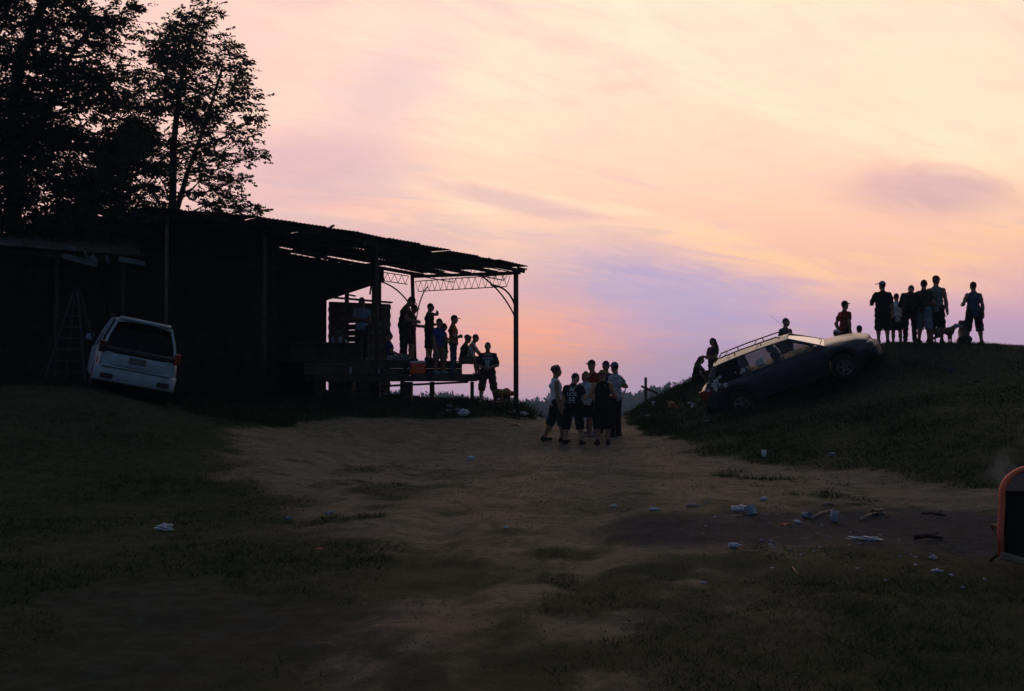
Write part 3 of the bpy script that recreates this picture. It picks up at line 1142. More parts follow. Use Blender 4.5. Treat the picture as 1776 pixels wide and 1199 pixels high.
tree('slender leafy tree with two thin stems rising behind the shed roof', 301, 34.5,
     [(330, 40, 60, 26, 0), (360, 70, 50, 24, .5), (300, 85, 60, 28, -.6), (375, 110, 65, 26, .3), (290, 130, 60, 30, .6), (350, 150, 75, 32, -.5),
      (400, 175, 48, 28, .2), (285, 185, 60, 34, -.4), (345, 205, 65, 30, .8), (410, 225, 45, 28, -.3), (300, 245, 62, 36, .4), (375, 262, 66, 30, .4),
      (425, 275, 30, 22, 0), (280, 300, 46, 30, .5), (350, 310, 55, 26, -.4), (400, 318, 36, 18, .3), (365, 352, 60, 20, 0), (420, 368, 34, 14, .3), (330, 368, 46, 14, -.5),
      (365, 15, 18, 12, 0), (262, 95, 34, 26, .3), (440, 205, 16, 12, 0), (240, 150, 30, 28, 0)],
     [([(299, 370, 0), (301, 250, 0), (312, 150, .2), (335, 45, 0)], .17), ([(305, 370, .3), (325, 300, .4), (358, 210, .5), (385, 120, .4)], .13), ([(297, 360, -.2), (285, 320, -.3), (262, 285, -.4)], .05)],
     3500, 91, LEAF, .16, .50, .35)
tree('large spreading tree filling the upper left corner', 25, 26.5,
     [(20, 40, 60, 40, 0), (110, 45, 55, 34, .5), (165, 25, 60, 30, -.4), (190, 75, 36, 26, 0), (60, 110, 80, 40, -.8), (140, 115, 60, 34, .5), (30, 180, 80, 48, .7), (120, 175, 66, 36, -.5),
      (195, 160, 50, 30, .3), (30, 250, 80, 46, -.4), (115, 240, 70, 40, .4), (190, 235, 52, 34, -.3), (40, 320, 80, 44, .4), (120, 310, 70, 40, -.5), (60, 375, 90, 30, .2),
      (-60, 120, 70, 90, 0), (-60, 260, 70, 90, .4), (20, -40, 90, 50, 0), (120, -30, 80, 40, 0), (-70, 0, 70, 70, 0), (215, 20, 22, 20, 0), (140, 372, 60, 22, 0), (30, 395, 80, 22, -.6), (-10, 340, 60, 60, -.7), (20, 200, 50, 60, -1.0), (40, 290, 50, 50, -1.0)],
     [([(25, 400, 0), (22, 250, .2), (30, 120, 0), (60, 40, .2), (100, -40, 0)], .24), ([(28, 330, 0), (80, 200, -.3), (120, 100, -.3), (170, 30, -.3)], .13), ([(20, 260, 0), (-30, 150, .3), (-60, 20, .3)], .13)],
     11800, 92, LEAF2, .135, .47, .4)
tree('dense dark round tree between the big tree and the slender one', 205, 31.0,
     [(215, 300, 46, 50, 0), (170, 330, 46, 40, .4), (232, 345, 40, 36, -.3), (195, 375, 60, 26, .4), (255, 320, 20, 30, 0), (200, 265, 36, 30, .2), (130, 350, 40, 34, .2), (245, 215, 30, 40, 0), (225, 255, 30, 30, 0), (170, 391, 45, 14, -5.3), (232, 388, 34, 13, -5.0), (270, 377, 26, 11, -4.6), (105, 396, 45, 13, -5.3)],
     [([(208, 400, 0), (210, 330, .2), (215, 280, 0), (235, 220, 0)], .16)],
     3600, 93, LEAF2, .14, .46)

# ------------------------------------------------------------------ vehicles
TYRE = mat('tyre_rubber', (.012, .012, .012), .9, .3, 10)
RIM = mat('wheel_metal', (.16, .16, .16), .45, .3, 8, metal=.7)
TRIM = mat('black_trim', (.012, .012, .013), .5, .2, 10)
REDL = mat('red_lamp_lens', (.22, .018, .010), .25, .2, 10, spec=.5)
DARKRED = mat('smoked_lamp_lens', (.035, .008, .008), .3, .2, 10, spec=.5)
SEAT = mat('seat_fabric', (.02, .02, .022), .9, .3, 10)
CHROME = mat('dull_chrome', (.35, .35, .36), .3, .2, 10, metal=.9)
GLASS_D = glass_mat('dark_window_glass', (.05, .055, .06), .05)
GLASS_C = glass_mat('clear_window_glass', (.62, .62, .62), .12)


def paint(name, col, rough=.4, coat=.25, dirt=(.06, .05, .04), dirt_amt=.5):
    m = bpy.data.materials.new(name)
    m.use_nodes = True
    q = NG(m.node_tree)
    b = m.node_tree.nodes['Principled BSDF']
    t = q.n.new('ShaderNodeTexCoord')
    f = q.noise(t.outputs['Object'], 2.2, 7, .65, .5)
    f2 = q.noise(t.outputs['Object'], 14, 5, .7)
    k = q.m('MULTIPLY', q.ss(q.m('ADD', f, q.m('MULTIPLY', q.m('SUBTRACT', f2, .5), .5)), .42, .78), dirt_amt)
    q.put(b.inputs['Base Color'], q.mix(k, col, dirt))
    q.put(b.inputs['Roughness'], q.m('MULTIPLY_ADD', k, .5, rough))
    b.inputs['Specular IOR Level'].default_value = .5 if coat else .28
    b.inputs['Coat Weight'].default_value = coat
    b.inputs['Coat Roughness'].default_value = .25
    return m


def build_car(root, sp):
    L, Wd = sp['len'], sp['wid']
    x0, x1 = -L / 2, L / 2
    xr, xf, rw = sp['xr'], sp['xf'], sp['rw']
    body_m, sill = sp['paint'], sp['sill']
    ra = rw + .06
    zc = rw
    topx, topz = zip(*sp['belt'])
    plx, plw = zip(*sp['plan'])

    def zt(x): return float(np.interp(x, topx, topz))

    def hw(x): return float(np.interp(x, plx, plw)) * Wd / 2

    def zbot(x):
        z = sill + (.10 * max(0, (x - (x1 - .55)) / .55) + .12 * max(0, ((x0 + .5) - x) / .5))
        for c in (xr, xf):
            if abs(x - c) < ra:
                z = max(z, zc + math.sqrt(max(ra * ra - (x - c) ** 2, 0)))
        return z
    xs = set(np.linspace(x0, x1, 30)) | set(topx) | set(plx)
    for c in (xr, xf):
        xs |= set(c + ra * math.cos(a) for a in np.linspace(0, math.pi, 11)) | {c + ra + .004, c - ra - .004}
    xs = sorted(x for x in xs if x0 <= x <= x1)
    vs, fs, rings = [], [], []
    for x in xs:
        b, t, w = zbot(x), zt(x), hw(x)
        h = t - b
        half = [(w * .90, b), (w * .975, b + .03), (w, b + .30 * h), (w * 1.0, b + .55 * h), (w * .985, b + .78 * h), (w * .955, t - .045), (w * .90, t - .008), (w * .72, t + .018), (w * .36, t + .034)]
        ring = [(x, y, z) for y, z in half] + [(x, 0, t + .04)] + [(x, -y, z) for y, z in reversed(half)]
        rings.append(ring)
    n = len(rings[0])
    for r_ in rings: vs += r_
    for i in range(len(rings) - 1):
        for k in range(n):
            a, b = i * n + k, i * n + (k + 1) % n
            fs.append((a, b, b + n, a + n))
    fs.append(tuple(range(n - 1, -1, -1)))
    fs.append(tuple(range((len(rings) - 1) * n, len(rings) * n)))
    body = MB().add(vs, fs).build('body', body_m, root, True, world=False)
    es = body.modifiers.new('edges', 'EDGE_SPLIT')
    es.split_angle = R(38)
    # greenhouse: pillars, roof, panes
    pil = sp['pillars']           # (base x, roof x) from front to back
    rz, rwid = sp['roof_z'], sp['roof_w'] * Wd / 2

    def base(x, s): return Vector((x, s * hw(x) * .925, zt(x) - .02))

    def rtop(x, s):
        f_ = (x - pil[-1][1]) / (pil[0][1] - pil[-1][1])
        return Vector((x, s * rwid * (1 - .04 * abs(2 * f_ - 1)), rz - .035 * (2 * f_ - 1) ** 2 - .02))
    pw = sp.get('pillar_w', .09)
    for i, (bx, tx) in enumerate(pil):
        for s in (-1, 1):
            a, b = base(bx, s), rtop(tx, s)
            md = a.lerp(b, .5) + Vector((0, s * .022, 0))
            mm = MB()
            w_ = pw * (1.5 if i == len(pil) - 1 else 1)
            mm.bar(a - Vector((0, 0, .03)), md, w_, .05, (0, s, 0.2))
            mm.bar(md, b + Vector((0, 0, .02)), w_, .05, (0, s, .2))
            mm.build('pillar', body_m, root, world=False, bevel=.012)
    # roof shell
    vs, fs = [], []
    nx, ny = 12, 8
    for layer, off in ((0, 0.0), (1, -.035)):
        for i in range(nx + 1):
            x = pil[-1][1] - sp.get('roof_back', .06) + (pil[0][1] - pil[-1][1] + sp.get('roof_back', .06) + .02) * i / nx
            e = rtop(x, 1)
            for j in range(ny + 1):
                u_ = 2 * j / ny - 1
                vs.append((x, e.y * 1.02 * u_, e.z + .035 + .05 * (1 - abs(u_) ** 2.2) + off))
    m1 = (nx + 1) * (ny + 1)

    def id_(l, i, j): return l * m1 + i * (ny + 1) + j
    for i in range(nx):
        for j in range(ny):
            fs.append((id_(0, i, j), id_(0, i + 1, j), id_(0, i + 1, j + 1), id_(0, i, j + 1)))
            fs.append((id_(1, i, j), id_(1, i, j + 1), id_(1, i + 1, j + 1), id_(1, i + 1, j)))
    for i in range(nx):
        fs.append((id_(0, i, 0), id_(1, i, 0), id_(1, i + 1, 0), id_(0, i + 1, 0)))
        fs.append((id_(0, i, ny), id_(0, i + 1, ny), id_(1, i + 1, ny), id_(1, i, ny)))
    for j in range(ny):
        fs.append((id_(0, 0, j), id_(0, 0, j + 1), id_(1, 0, j + 1), id_(1, 0, j)))
        fs.append((id_(0, nx, j), id_(1, nx, j), id_(1, nx, j + 1), id_(0, nx, j + 1)))
    roof_ = MB().add(vs, fs).build('roof', body_m, root, True, world=False)
    es = roof_.modifiers.new('edges', 'EDGE_SPLIT')
    es.split_angle = R(40)

    def pane(name, a, b, c, d, m, bulge, nrm, n=6, th=.006):
        """a,b bottom edge, c,d top edge"""
        vs, fs = [], []
        for lay in (0, th):
            for i in range(n + 1):
                for j in range(n + 1):
                    u_, v_ = i / n, j / n
                    p = a.lerp(b, u_).lerp(d.lerp(c, u_), v_)
                    p = p + nrm * (bulge * (1 - (2 * u_ - 1) ** 2) * (.4 + .6 * (1 - (2 * v_ - 1) ** 2)) + lay)
                    vs.append(p)
        k = (n + 1) ** 2
        for i in range(n):
            for j in range(n):
                q_ = i * (n + 1) + j
                f_ = (q_, q_ + n + 1, q_ + n + 2, q_ + 1)
                fs.append(f_)
                fs.append(tuple(x_ + k for x_ in reversed(f_)))
        return MB().add(vs, fs).build(name, m, root, True, world=False)
    sg = sp['side_glass']
    for s in (-1, 1):
        for i in range(len(pil) - 1):
            (b0, t0), (b1, t1) = pil[i], pil[i + 1]
            pane('side_window', base(b0 - .02, s), base(b1 + .02, s), rtop(t1 + .02, s), rtop(t0 - .02, s), sg[i], .012, Vector((0, s, .15)), 3)
    b0, t0 = pil[0]
    pane('windscreen', base(b0, -1), base(b0, 1), rtop(t0, 1), rtop(t0, -1), sp['wind_glass'], .07, Vector((.6, 0, .6)).normalized())
    b1, t1 = pil[-1]
    pane('rear_window', base(b1, 1), base(b1, -1), rtop(t1, -1), rtop(t1, 1), sp['rear_glass'], .05, Vector((-.9, 0, .3)).normalized())
    # wheels
    for x in (xr, xf):
        for s in (-1, 1):
            yy = s * (Wd / 2 - .10)
            wv_ = MB().lathe([(.05, -.06), (rw * .62, -.05), (rw * .62, .05), (.05, .06)], 16, 'y', (x, yy, zc)).build('wheel', TRIM, root, True, world=False)
            w2 = .095
            MB().lathe([(rw * .60, -w2), (rw * .9, -w2), (rw * .985, -w2 * .8), (rw, -w2 * .4), (rw, w2 * .4), (rw * .985, w2 * .8), (rw * .9, w2), (rw * .60, w2), (rw * .60, -w2)], 28, 'y', (x, yy, zc), False).build('tyre', TYRE, wv_, True, world=False)
            rm = MB().lathe([(rw * .50, s * .082), (rw * .60, s * .090), (rw * .62, s * .07), (rw * .5, s * .06), (rw * .50, s * .082)], 24, 'y', (x, yy, zc), False)
            for k in range(5):
                a_ = 2 * math.pi * k / 5 + .3
                rm.bar((x, yy + s * .075, zc), (x + rw * .56 * math.cos(a_), yy + s * .078, zc + rw * .56 * math.sin(a_)), .05, .02, (0, 1, 0))
            rm.lathe([(.01, s * .095), (.05, s * .09), (.06, s * .06)], 12, 'y', (x, yy, zc))
            rm.build('rim', sp.get('rim', RIM), wv_, world=False)
    # seats
    for xs_ in sp['seats']:
        for s in (-1, 1):
            mm = MB()
            mm.box((xs_, s * .37, zt(xs_) - .02 + .12), (.13, .46, .34), Matrix.Rotation(-.2, 3, 'Y'))
            mm.box((xs_ - .08, s * .37, zt(xs_) + .36), (.09, .25, .17), Matrix.Rotation(-.2, 3, 'Y'))
            mm.build('seat', SEAT, root, world=False, bevel=.04)
    return zt, hw, base, rtop


def bent_panel(x, w, z0, z1, depth, curve, n=10):
    """a bumper like panel across the rear (x is its outer face), curved in plan, closed"""
    vs, fs = [], []
    for k in range(n + 1):
        u_ = 2 * k / n - 1
        y = u_ * w / 2
        xx = x + curve * abs(u_) ** 3
        xi = xx + depth
        vs += [(xx + .02, y, z0), (xx, y, z0 + .03), (xx, y, z1 - .03), (xx + .025, y, z1), (xi, y, z1), (xi, y, z0)]
    for k in range(n):
        for j in range(6):
            a, b = k * 6 + j, k * 6 + (j + 1) % 6
            fs.append((a, b, b + 6, a + 6))
    fs.append((5, 4, 3, 2, 1, 0))
    fs.append(tuple(range(n * 6, n * 6 + 6)))
    return MB().add(vs, fs)


# --- white people carrier seen from behind, on the slope at the left
VANW = paint('white_van_paint', (.29, .37, .44), .42, .3, (.13, .15, .16), .6)
vb = P(226, 700, VAN_D)
van = empty('parked_van', (0, 0, 0))
tag(van, 'white minivan parked tail first on the grass at the left', 'van')
vs_ = dict(len=4.1, wid=1.62, xr=-1.22, xf=1.28, rw=.30, sill=.26, paint=VANW,
           belt=[(-2.05, .90), (-1.9, .96), (.9, .98), (1.2, .93), (1.75, .84), (2.0, .74), (2.05, .60)],
           plan=[(-2.05, .93), (-1.9, .985), (-1.2, 1), (1.0, 1), (1.6, .95), (1.95, .84), (2.05, .70)],
           pillars=[(1.20, .45), (.25, .15), (-.75, -.75), (-1.93, -1.62)], roof_z=1.60, roof_w=.70, pillar_w=.11,
           side_glass=[GLASS_D] * 3, wind_glass=GLASS_D, rear_glass=GLASS_D, seats=(-.2, -1.0), roof_back=.14)
zt, hw_, bs_, rt_ = build_car(van, vs_)
bent_panel(-2.17, 1.62, .30, .60, .25, .10).build('rear_bumper', VANW, van, True, world=False)
MB().box((-2.11, 0, .615), (.16, 1.36, .02)).build('bumper_step', VANW, van, world=False, bevel=.008)
bent_panel(-2.085, 1.30, .63, .90, .06, .05).build('tailgate', VANW, van, True, world=False)
MB().box((-2.10, 0, .70), (.02, .62, .03)).build('tailgate_handle', VANW, van, world=False, bevel=.01)
bent_panel(-2.088, 1.56, .885, 1.02, .05, .08).build('tail_garnish', TRIM, van, True, world=False)
pl = MB().box((-2.105, .02, .80), (.02, .34, .13)).build('number_plate', mat('dim_plate', (.10, .11, .10), .5, .3, 30), van, world=False, bevel=.006)
for s in (-1, 1):
    MB().box((-2.055, s * .745, .99), (.10, .13, .24)).build('tail_light', REDL if s < 0 else DARKRED, van, world=False, bevel=.02)
    MB().box((-2.168, s * .56, .415), (.02, .24, .10)).build('fog_lamp', TRIM, van, world=False, bevel=.01)
    MB().box((-2.075, s * .79, .70), (.04, .02, .15)).build('reflector', REDL, van, world=False)
    MB().box((.95, s * .90, 1.06), (.10, .17, .13)).build('wing_mirror', VANW, van, world=False, bevel=.03)
    MB().tube([(.4, s * .60, 1.65), (-.2, s * .61, 1.68), (-1.4, s * .60, 1.66)], .018, 6).build('roof_rail', TRIM, van, world=False)
bent_panel(-1.83, 1.02, 1.585, 1.67, .30, .06).build('roof_spoiler', VANW, van, True, world=False)
MB().bar((-1.90, .0, 1.07), (-1.80, .42, 1.20), .02, .015).build('rear_wiper', TRIM, van, world=False)
# stand it on the slope
van_yaw = math.atan2(vb.y, vb.x) + R(4)


def stand(root, pos, yaw, xf, xr, hwid):
    """rest four wheels on the ground, pos = ground position of the origin"""
    f = Vector((math.cos(yaw), math.sin(yaw), 0))
    l = Vector((-math.sin(yaw), math.cos(yaw), 0))
    pts = {}
    for nm, a, b in (('fl', xf, hwid), ('fr', xf, -hwid), ('rl', xr, hwid), ('rr', xr, -hwid)):
        q = Vector((pos[0], pos[1], 0)) + f * a + l * b
        pts[nm] = Vector((q.x, q.y, Hs(q.x, q.y)))
    fm, rm_ = (pts['fl'] + pts['fr']) / 2, (pts['rl'] + pts['rr']) / 2
    lm, rg = (pts['fl'] + pts['rl']) / 2, (pts['fr'] + pts['rr']) / 2
    X = (fm - rm_).normalized()
    Y = (lm - rg)
    Y = (Y - X * Y.dot(X)).normalized()
    Z = X.cross(Y)
    o = (fm + rm_) / 2 - X * ((xf + xr) / 2)
    M = Matrix((X, Y, Z)).transposed()
    root.location = o - Z * .02
    root.rotation_euler = M.to_euler()
    return X, Y, Z


fwd = Vector((math.cos(van_yaw), math.sin(van_yaw), 0))
vp = Vector((vb.x, vb.y, 0)) + fwd * 2.1
print('van', stand(van, vp, van_yaw, 1.28, -1.22, .7), van.location)

# --- wrecked estate car nose up on the mound
CARD = paint('dark_car_paint', (.008, .012, .022), .36, .45, (.024, .029, .040), .45)
car = empty('estate_car', (0, 0, 0))
tag(car, 'dark estate car with roof rails resting nose up on the mound', 'car')
cs = dict(len=4.46, wid=1.76, xr=-1.33, xf=1.35, rw=.32, sill=.24, paint=CARD,
          belt=[(-2.23, .80), (-2.18, .95), (-2.0, 1.0), (1.0, .98), (1.3, .96), (1.85, .87), (2.15, .74), (2.23, .56)],
          plan=[(-2.23, .86), (-2.2, .95), (-1.3, 1), (1.2, 1), (1.8, .95), (2.1, .84), (2.23, .66)],
          pillars=[(1.12, .30), (.02, -.12), (-1.0, -1.0), (-2.02, -1.62)], roof_z=1.47, roof_w=.74, pillar_w=.08,
          side_glass=[GLASS_C, GLASS_C, GLASS_D], wind_glass=glass_mat('dusty_windscreen', (.25, .26, .30), .45, .30), rear_glass=GLASS_D, seats=(-.15, -1.05),
          rim=mat('dull_alloy', (.10, .105, .10), .65, .3, 8))
zt, hw_, bs_, rt_ = build_car(car, cs)
bent_panel(-2.30, 1.72, .34, .60, .25, .14).build('rear_bumper', TRIM, car, True, world=False)
fb = bent_panel(-2.33, 1.68, .28, .56, .25, .16)
fb.v = [(-a, b, c) for a, b, c in fb.v]
fb.build('front_bumper', TRIM, car, True, world=False)
for s in (-1, 1):
    MB().box((-2.14, s * .80, .84), (.20, .11, .26)).build('tail_light', REDL, car, world=False, bevel=.03)
    MB().box((2.11, s * .60, .66), (.16, .34, .13)).build('headlight', CHROME, car, world=False, bevel=.04)
    rl = MB()
    rl.tube([(.15, s * .60, 1.53), (.08, s * .60, 1.59), (-.8, s * .60, 1.61), (-1.50, s * .60, 1.595), (-1.60, s * .60, 1.52)], .017, 6)
    for xk in (-.35, -1.05): rl.tube([(xk, s * .60, 1.51), (xk, s * .60, 1.605)], .015, 5)
    rl.build('roof_rail', TRIM, car, True, world=False)
    MB().box((.88, s * .97, 1.03), (.10, .17, .12)).build('wing_mirror', CARD, car, world=False, bevel=.03)
    for xk in (-.55, .45):
        MB().box((xk, s * .885, .84), (.16, .03, .03)).build('door_handle', TRIM, car, world=False, bevel=.008)
    MB().box((-.02, s * .883, .50), (2.0, .02, .06)).build('door_moulding', TRIM, car, world=False, bevel=.006)
for rx_ in (-.5, -1.3):
    MB().tube([(rx_, -.60, 1.608), (rx_, .60, 1.608)], .014, 6).build('roof_crossbar', TRIM, car, world=False)
MB().tube([(.34, .45, 1.49), (.24, .46, 1.78), (.06, .47, 2.10)], [.006, .004, .003], 5).build('antenna', TRIM, car, world=False)
MB().tube([(1.06, .70, 1.015), (1.0, .0, 1.09)], .010, 5).build('wiper', TRIM, car, world=False)
MB().tube([(1.06, .0, 1.06), (1.02, -.62, 1.06)], .010, 5).build('wiper', TRIM, car, world=False)
# hood gap and spare flecks of white paint sprayed on the near rear quarter
WPAINT = mat('white_spray_paint', (.55, .57, .60), .8, .35, 30)


def dab(x, z, r_, k, seed, parent, m=WPAINT):
    """a flat splash lying on the near side of the car"""
    rj = random.Random(seed)
    side_y = -(hw_(x) * 1.006 if z < zt(x) - .05 else (hw_(x) * .925 * (1 - (z - zt(x)) / .5) + rt_(x, 1).y * ((z - zt(x)) / .5)) + .036)
    vs = [(x, side_y - .004, z)]
    for i in range(k):
        a = 2 * math.pi * i / k
        rad = r_ * (rj.uniform(.35, 1.0) if i % 2 else rj.uniform(.8, 1.2))
        vs.append((x + rad * math.cos(a), side_y - .004, z + rad * math.sin(a)))
    fs = [(0, 1 + i, 1 + (i + 1) % k) for i in range(k)]
    vs2 = [(a, b + .003, c) for a, b, c in vs]
    n_ = len(vs)
    fs2 = [tuple(reversed([q + n_ for q in f])) for f in fs]
    MB().add(vs + vs2, fs + fs2).build('paint_splash', m, parent, world=False)


for i, (x_, z_, r_) in enumerate([(-1.80, 1.02, .10), (-1.72, 1.10, .08), (-1.80, .90, .06), (-1.66, .98, .05), (-1.98, .94, .05), (-1.52, .92, .065), (-1.60, 1.16, .05), (-1.92, 1.12, .04),
                                  (-.98, 1.12, .07), (-.86, 1.15, .04), (-1.18, 1.13, .03), (-1.05, 1.07, .035)]):
    dab(x_, z_, r_, 12, i, car)
dab(-2.0, .90, .09, 10, 33, car, REDL)
MB().box((-.52, -.78, 1.14), (.20, .012, .19)).build('window_square', mat('pale_flat', (.50, .56, .62), .9, .3, 40), car, world=False)  # flat pale square laid on the near side window

# pose: rear axle and front axle as seen, leaning towards the camera
ca, cb = P(1293, 698, 25.55), P(1458, 639, 24.75)
X = (cb - ca).normalized()
Y = Vector((-X.y, X.x, 0)).normalized()
Y = Y - X * Y.dot(X)
Y.normalize()
Z = X.cross(Y)
rollq = Matrix.Rotation(R(9), 3, X)     # near side lower
Y, Z = rollq @ Y, rollq @ Z
near_mid = (ca + cb) / 2
car_loc = near_mid + Y * (.88 - .10) - Z * .32 - X * ((1.35 - 1.33) / 2)
car.location = car_loc
car.rotation_euler = Matrix((X, Y, Z)).transposed().to_euler()
for (a_, b_) in ((1.35, .78), (1.35, -.78), (-1.33, .78), (-1.33, -.78)):
    w_ = car_loc + X * a_ + Y * b_
    print('car wheel', [round(v, 2) for v in w_], 'ground', round(Hs(w_.x, w_.y), 2))

# ------------------------------------------------------------------ people and dogs: smooth bodies from distance fields
def surface_nets(f, org, h):
    """f sampled on a grid -> quads on the zero surface"""
    nx, ny, nz = f.shape
    ins = f < 0
    cell = np.zeros((nx - 1, ny - 1, nz - 1), dtype=np.int8)
    for i in (0, 1):
        for j in (0, 1):
            for k in (0, 1):
                cell += ins[i:nx - 1 + i, j:ny - 1 + j, k:nz - 1 + k]
    act = (cell > 0) & (cell < 8)
    ids = np.full(act.shape, -1, dtype=np.int64)
    ai = np.argwhere(act)
    if len(ai) == 0: return np.zeros((0, 3)), np.zeros((0, 4), int)
    ids[act] = np.arange(len(ai))
    acc = np.zeros((len(ai), 3))
    cnt = np.zeros(len(ai))
    corners = [(i, j, k) for i in (0, 1) for j in (0, 1) for k in (0, 1)]
    for c0 in corners:
        for ax in range(3):
            if c0[ax] == 1: continue
            c1 = list(c0)
            c1[ax] = 1
            a = f[ai[:, 0] + c0[0], ai[:, 1] + c0[1], ai[:, 2] + c0[2]]
            b = f[ai[:, 0] + c1[0], ai[:, 1] + c1[1], ai[:, 2] + c1[2]]
            m_ = (a < 0) != (b < 0)
            t = np.where(m_, a / np.where(m_, a - b, 1), 0)
            p = np.tile(np.array(c0, float), (len(ai), 1))
            p[:, ax] = t
            acc[m_] += p[m_]
            cnt[m_] += 1
    v = (ai + acc / cnt[:, None]) * h + org
    F = []
    for ax in range(3):
        o1, o2 = (ax + 1) % 3, (ax + 2) % 3
        sl0 = [slice(None)] * 3
        sl1 = [slice(None)] * 3
        sl0[ax], sl1[ax] = slice(0, -1), slice(1, None)
        for q in (o1, o2):
            sl0[q] = slice(1, -1)
            sl1[q] = slice(1, -1)
        a, b = ins[tuple(sl0)], ins[tuple(sl1)]
        e = np.argwhere(a != b)
        if len(e) == 0: continue
        sg = a[e[:, 0], e[:, 1], e[:, 2]]
        e = e.copy()
        e[:, o1] += 1
        e[:, o2] += 1
        quad = []
        for d1, d2 in ((-1, -1), (0, -1), (0, 0), (-1, 0)):
            c = e.copy()
            c[:, o1] += d1
            c[:, o2] += d2
            quad.append(ids[c[:, 0], c[:, 1], c[:, 2]])
        quad = np.stack(quad, -1)
        quad[~sg] = quad[~sg][:, ::-1]
        F.append(quad)
    return v, np.concatenate(F)


class SDF:
    def __init__(s, k=.016):
        s.p, s.k = [], k

    def cone(s, a, b, ra, rb, clip=None):
        s.p.append(('c', np.array(a, float), np.array(b, float), ra, rb, clip))

    def ell(s, c, r_, M=None, clip=None):
        s.p.append(('e', np.array(c, float), np.array(r_, float), np.eye(3) if M is None else np.array(M, float), 0, clip))

    def bounds(s):
        lo, hi = [], []
        for q in s.p:
            if q[0] == 'c':
                m_ = max(q[3], q[4])
                lo.append(np.minimum(q[1], q[2]) - m_)
                hi.append(np.maximum(q[1], q[2]) + m_)
            else:
                m_ = q[2].max()
                lo.append(q[1] - m_)
                hi.append(q[1] + m_)
        return np.min(lo, 0) - .04, np.max(hi, 0) + .04

    def eval(s, X):
        acc = np.zeros(X.shape[:-1], dtype=np.float32)
        for t, a, b, c, d, clip in s.p:
            if t == 'c':
                ba = b - a
                pa = X - a
                hh = np.clip((pa @ ba) / max(ba @ ba, 1e-9), 0, 1)
                dd = np.linalg.norm(pa - hh[..., None] * ba, axis=-1) - (c + (d - c) * hh)
            else:
                q = ((X - a) @ c) / b
                l = np.linalg.norm(q, axis=-1)
                l2 = np.linalg.norm(q / b, axis=-1)
                dd = l * (l - 1) / np.maximum(l2, 1e-6)
            if clip is not None:
                for (pt, nn) in clip:
                    dd = np.maximum(dd, (X - np.array(pt)) @ np.array(nn))
            acc += np.exp(np.clip(-dd / s.k, -60, 40)).astype(np.float32)
        return -s.k * np.log(acc + 1e-30)

    def mesh(s, h=.018):
        lo, hi = s.bounds()
        n = np.ceil((hi - lo) / h).astype(int) + 1
        ax = [lo[i] + h * np.arange(n[i]) for i in range(3)]
        X = np.stack(np.meshgrid(*ax, indexing='ij'), -1).astype(np.float32)
        return surface_nets(s.eval(X), lo, h)


def rotm(axis, deg):
    return np.array(Matrix.Rotation(R(deg), 3, axis))


def nrm(v):
    v = np.array(v, float)
    return v / np.linalg.norm(v)


ARMS = {  # upper arm and forearm directions, x = outwards, y = forwards
    'down': ((.14, .0, -1), (.03, .20, -1)), 'hang': ((.20, -.08, -1), (.10, .12, -1)), 'hip': ((.62, -.30, -.8), (-.60, .38, -.50)), 'fold': ((.16, .22, -1), (-.85, .62, .10)),
    'pocket': ((.32, -.28, -1), (-.20, .34, -1)), 'fwd': ((.14, .35, -1), (-.15, 1, -.10)), 'face': ((.25, .75, -.55), (-.30, .15, 1)),
    'brow': ((.20, 1, .08), (-.75, -.15, .22)), 'back': ((.30, -.42, -1), (-.45, -.25, -.75)), 'lap': ((.14, .35, -1), (-.22, .95, -.35)),
    'elbow': ((.45, -.05, -1), (-.30, .90, .05)), 'knee': ((.15, .75, -.75), (-.12, .75, -.62)), 'clasp': ((.30, .12, -1), (-.75, .55, -.30)),
    'akimbo': ((.75, -.15, -.75), (-.75, .45, .20)), 'down_back': ((.16, -.25, -1), (.05, -.02, -1))}
LEGS = {  # thigh and shin for right, left
    'stand': (((.05, .02, -1), (.02, -.04, -1)), ((.05, .02, -1), (.02, -.04, -1))),
    'wide': (((.17, .02, -1), (.10, -.04, -1)), ((.17, .02, -1), (.10, -.04, -1))),
    'relaxed': (((.06, .0, -1), (.02, -.03, -1)), ((.13, .14, -1), (.05, -.10, -1))),
    'stride': (((.05, .28, -1), (.02, .02, -1)), ((.05, -.20, -1), (.02, -.42, -1))),
    'sit': (((.14, 1, -.06), (.02, .12, -1)), ((.14, 1, -.02), (.02, .22, -1))),
    'floor': (((.20, .85, .55), (-.05, .55, -.85)), ((.22, .80, .62), (-.08, .50, -.9))),
    'kneel': (((.10, .35, -1), (.02, -1, -.10)), ((.10, .35, -1), (.02, -1, -.10)))}

SKIN = mat('skin_tan', (.26, .135, .085), .6, .15, 10)
SKIN_P = mat('skin_light', (.36, .20, .135), .6, .15, 10)
SKIN_D = mat('skin_brown', (.13, .065, .040), .6, .15, 10)
EYEM = mat('eye_dark', (.02, .015, .012), .3, .1, 10)
HAIR = mat('dark_hair', (.012, .008, .006), .7, .4, 40, .4, 90)
HAIRB = mat('brown_hair', (.05, .028, .015), .7, .4, 40, .4, 90)
CLOTH = {}


def cloth(c):
    if c not in CLOTH:
        CLOTH[c] = mat('cloth_%d' % len(CLOTH), c, .92, .18, 5, .35, 14, spec=.15)
    return CLOTH[c]


BLACK, NAVY, WHITE, GREY, RED, ORANGE, BLUE, DENIM, DGREEN, KHAKI, LGREY, BROWN = (.012, .012, .013), (.018, .024, .06), (.60, .63, .70), (.26, .28, .32), (.16, .022, .016), (.26, .065, .020), \
    (.018, .045, .19), (.035, .05, .085), (.02, .03, .022), (.12, .09, .06), (.36, .39, .45), (.05, .032, .022)
LAST = {}


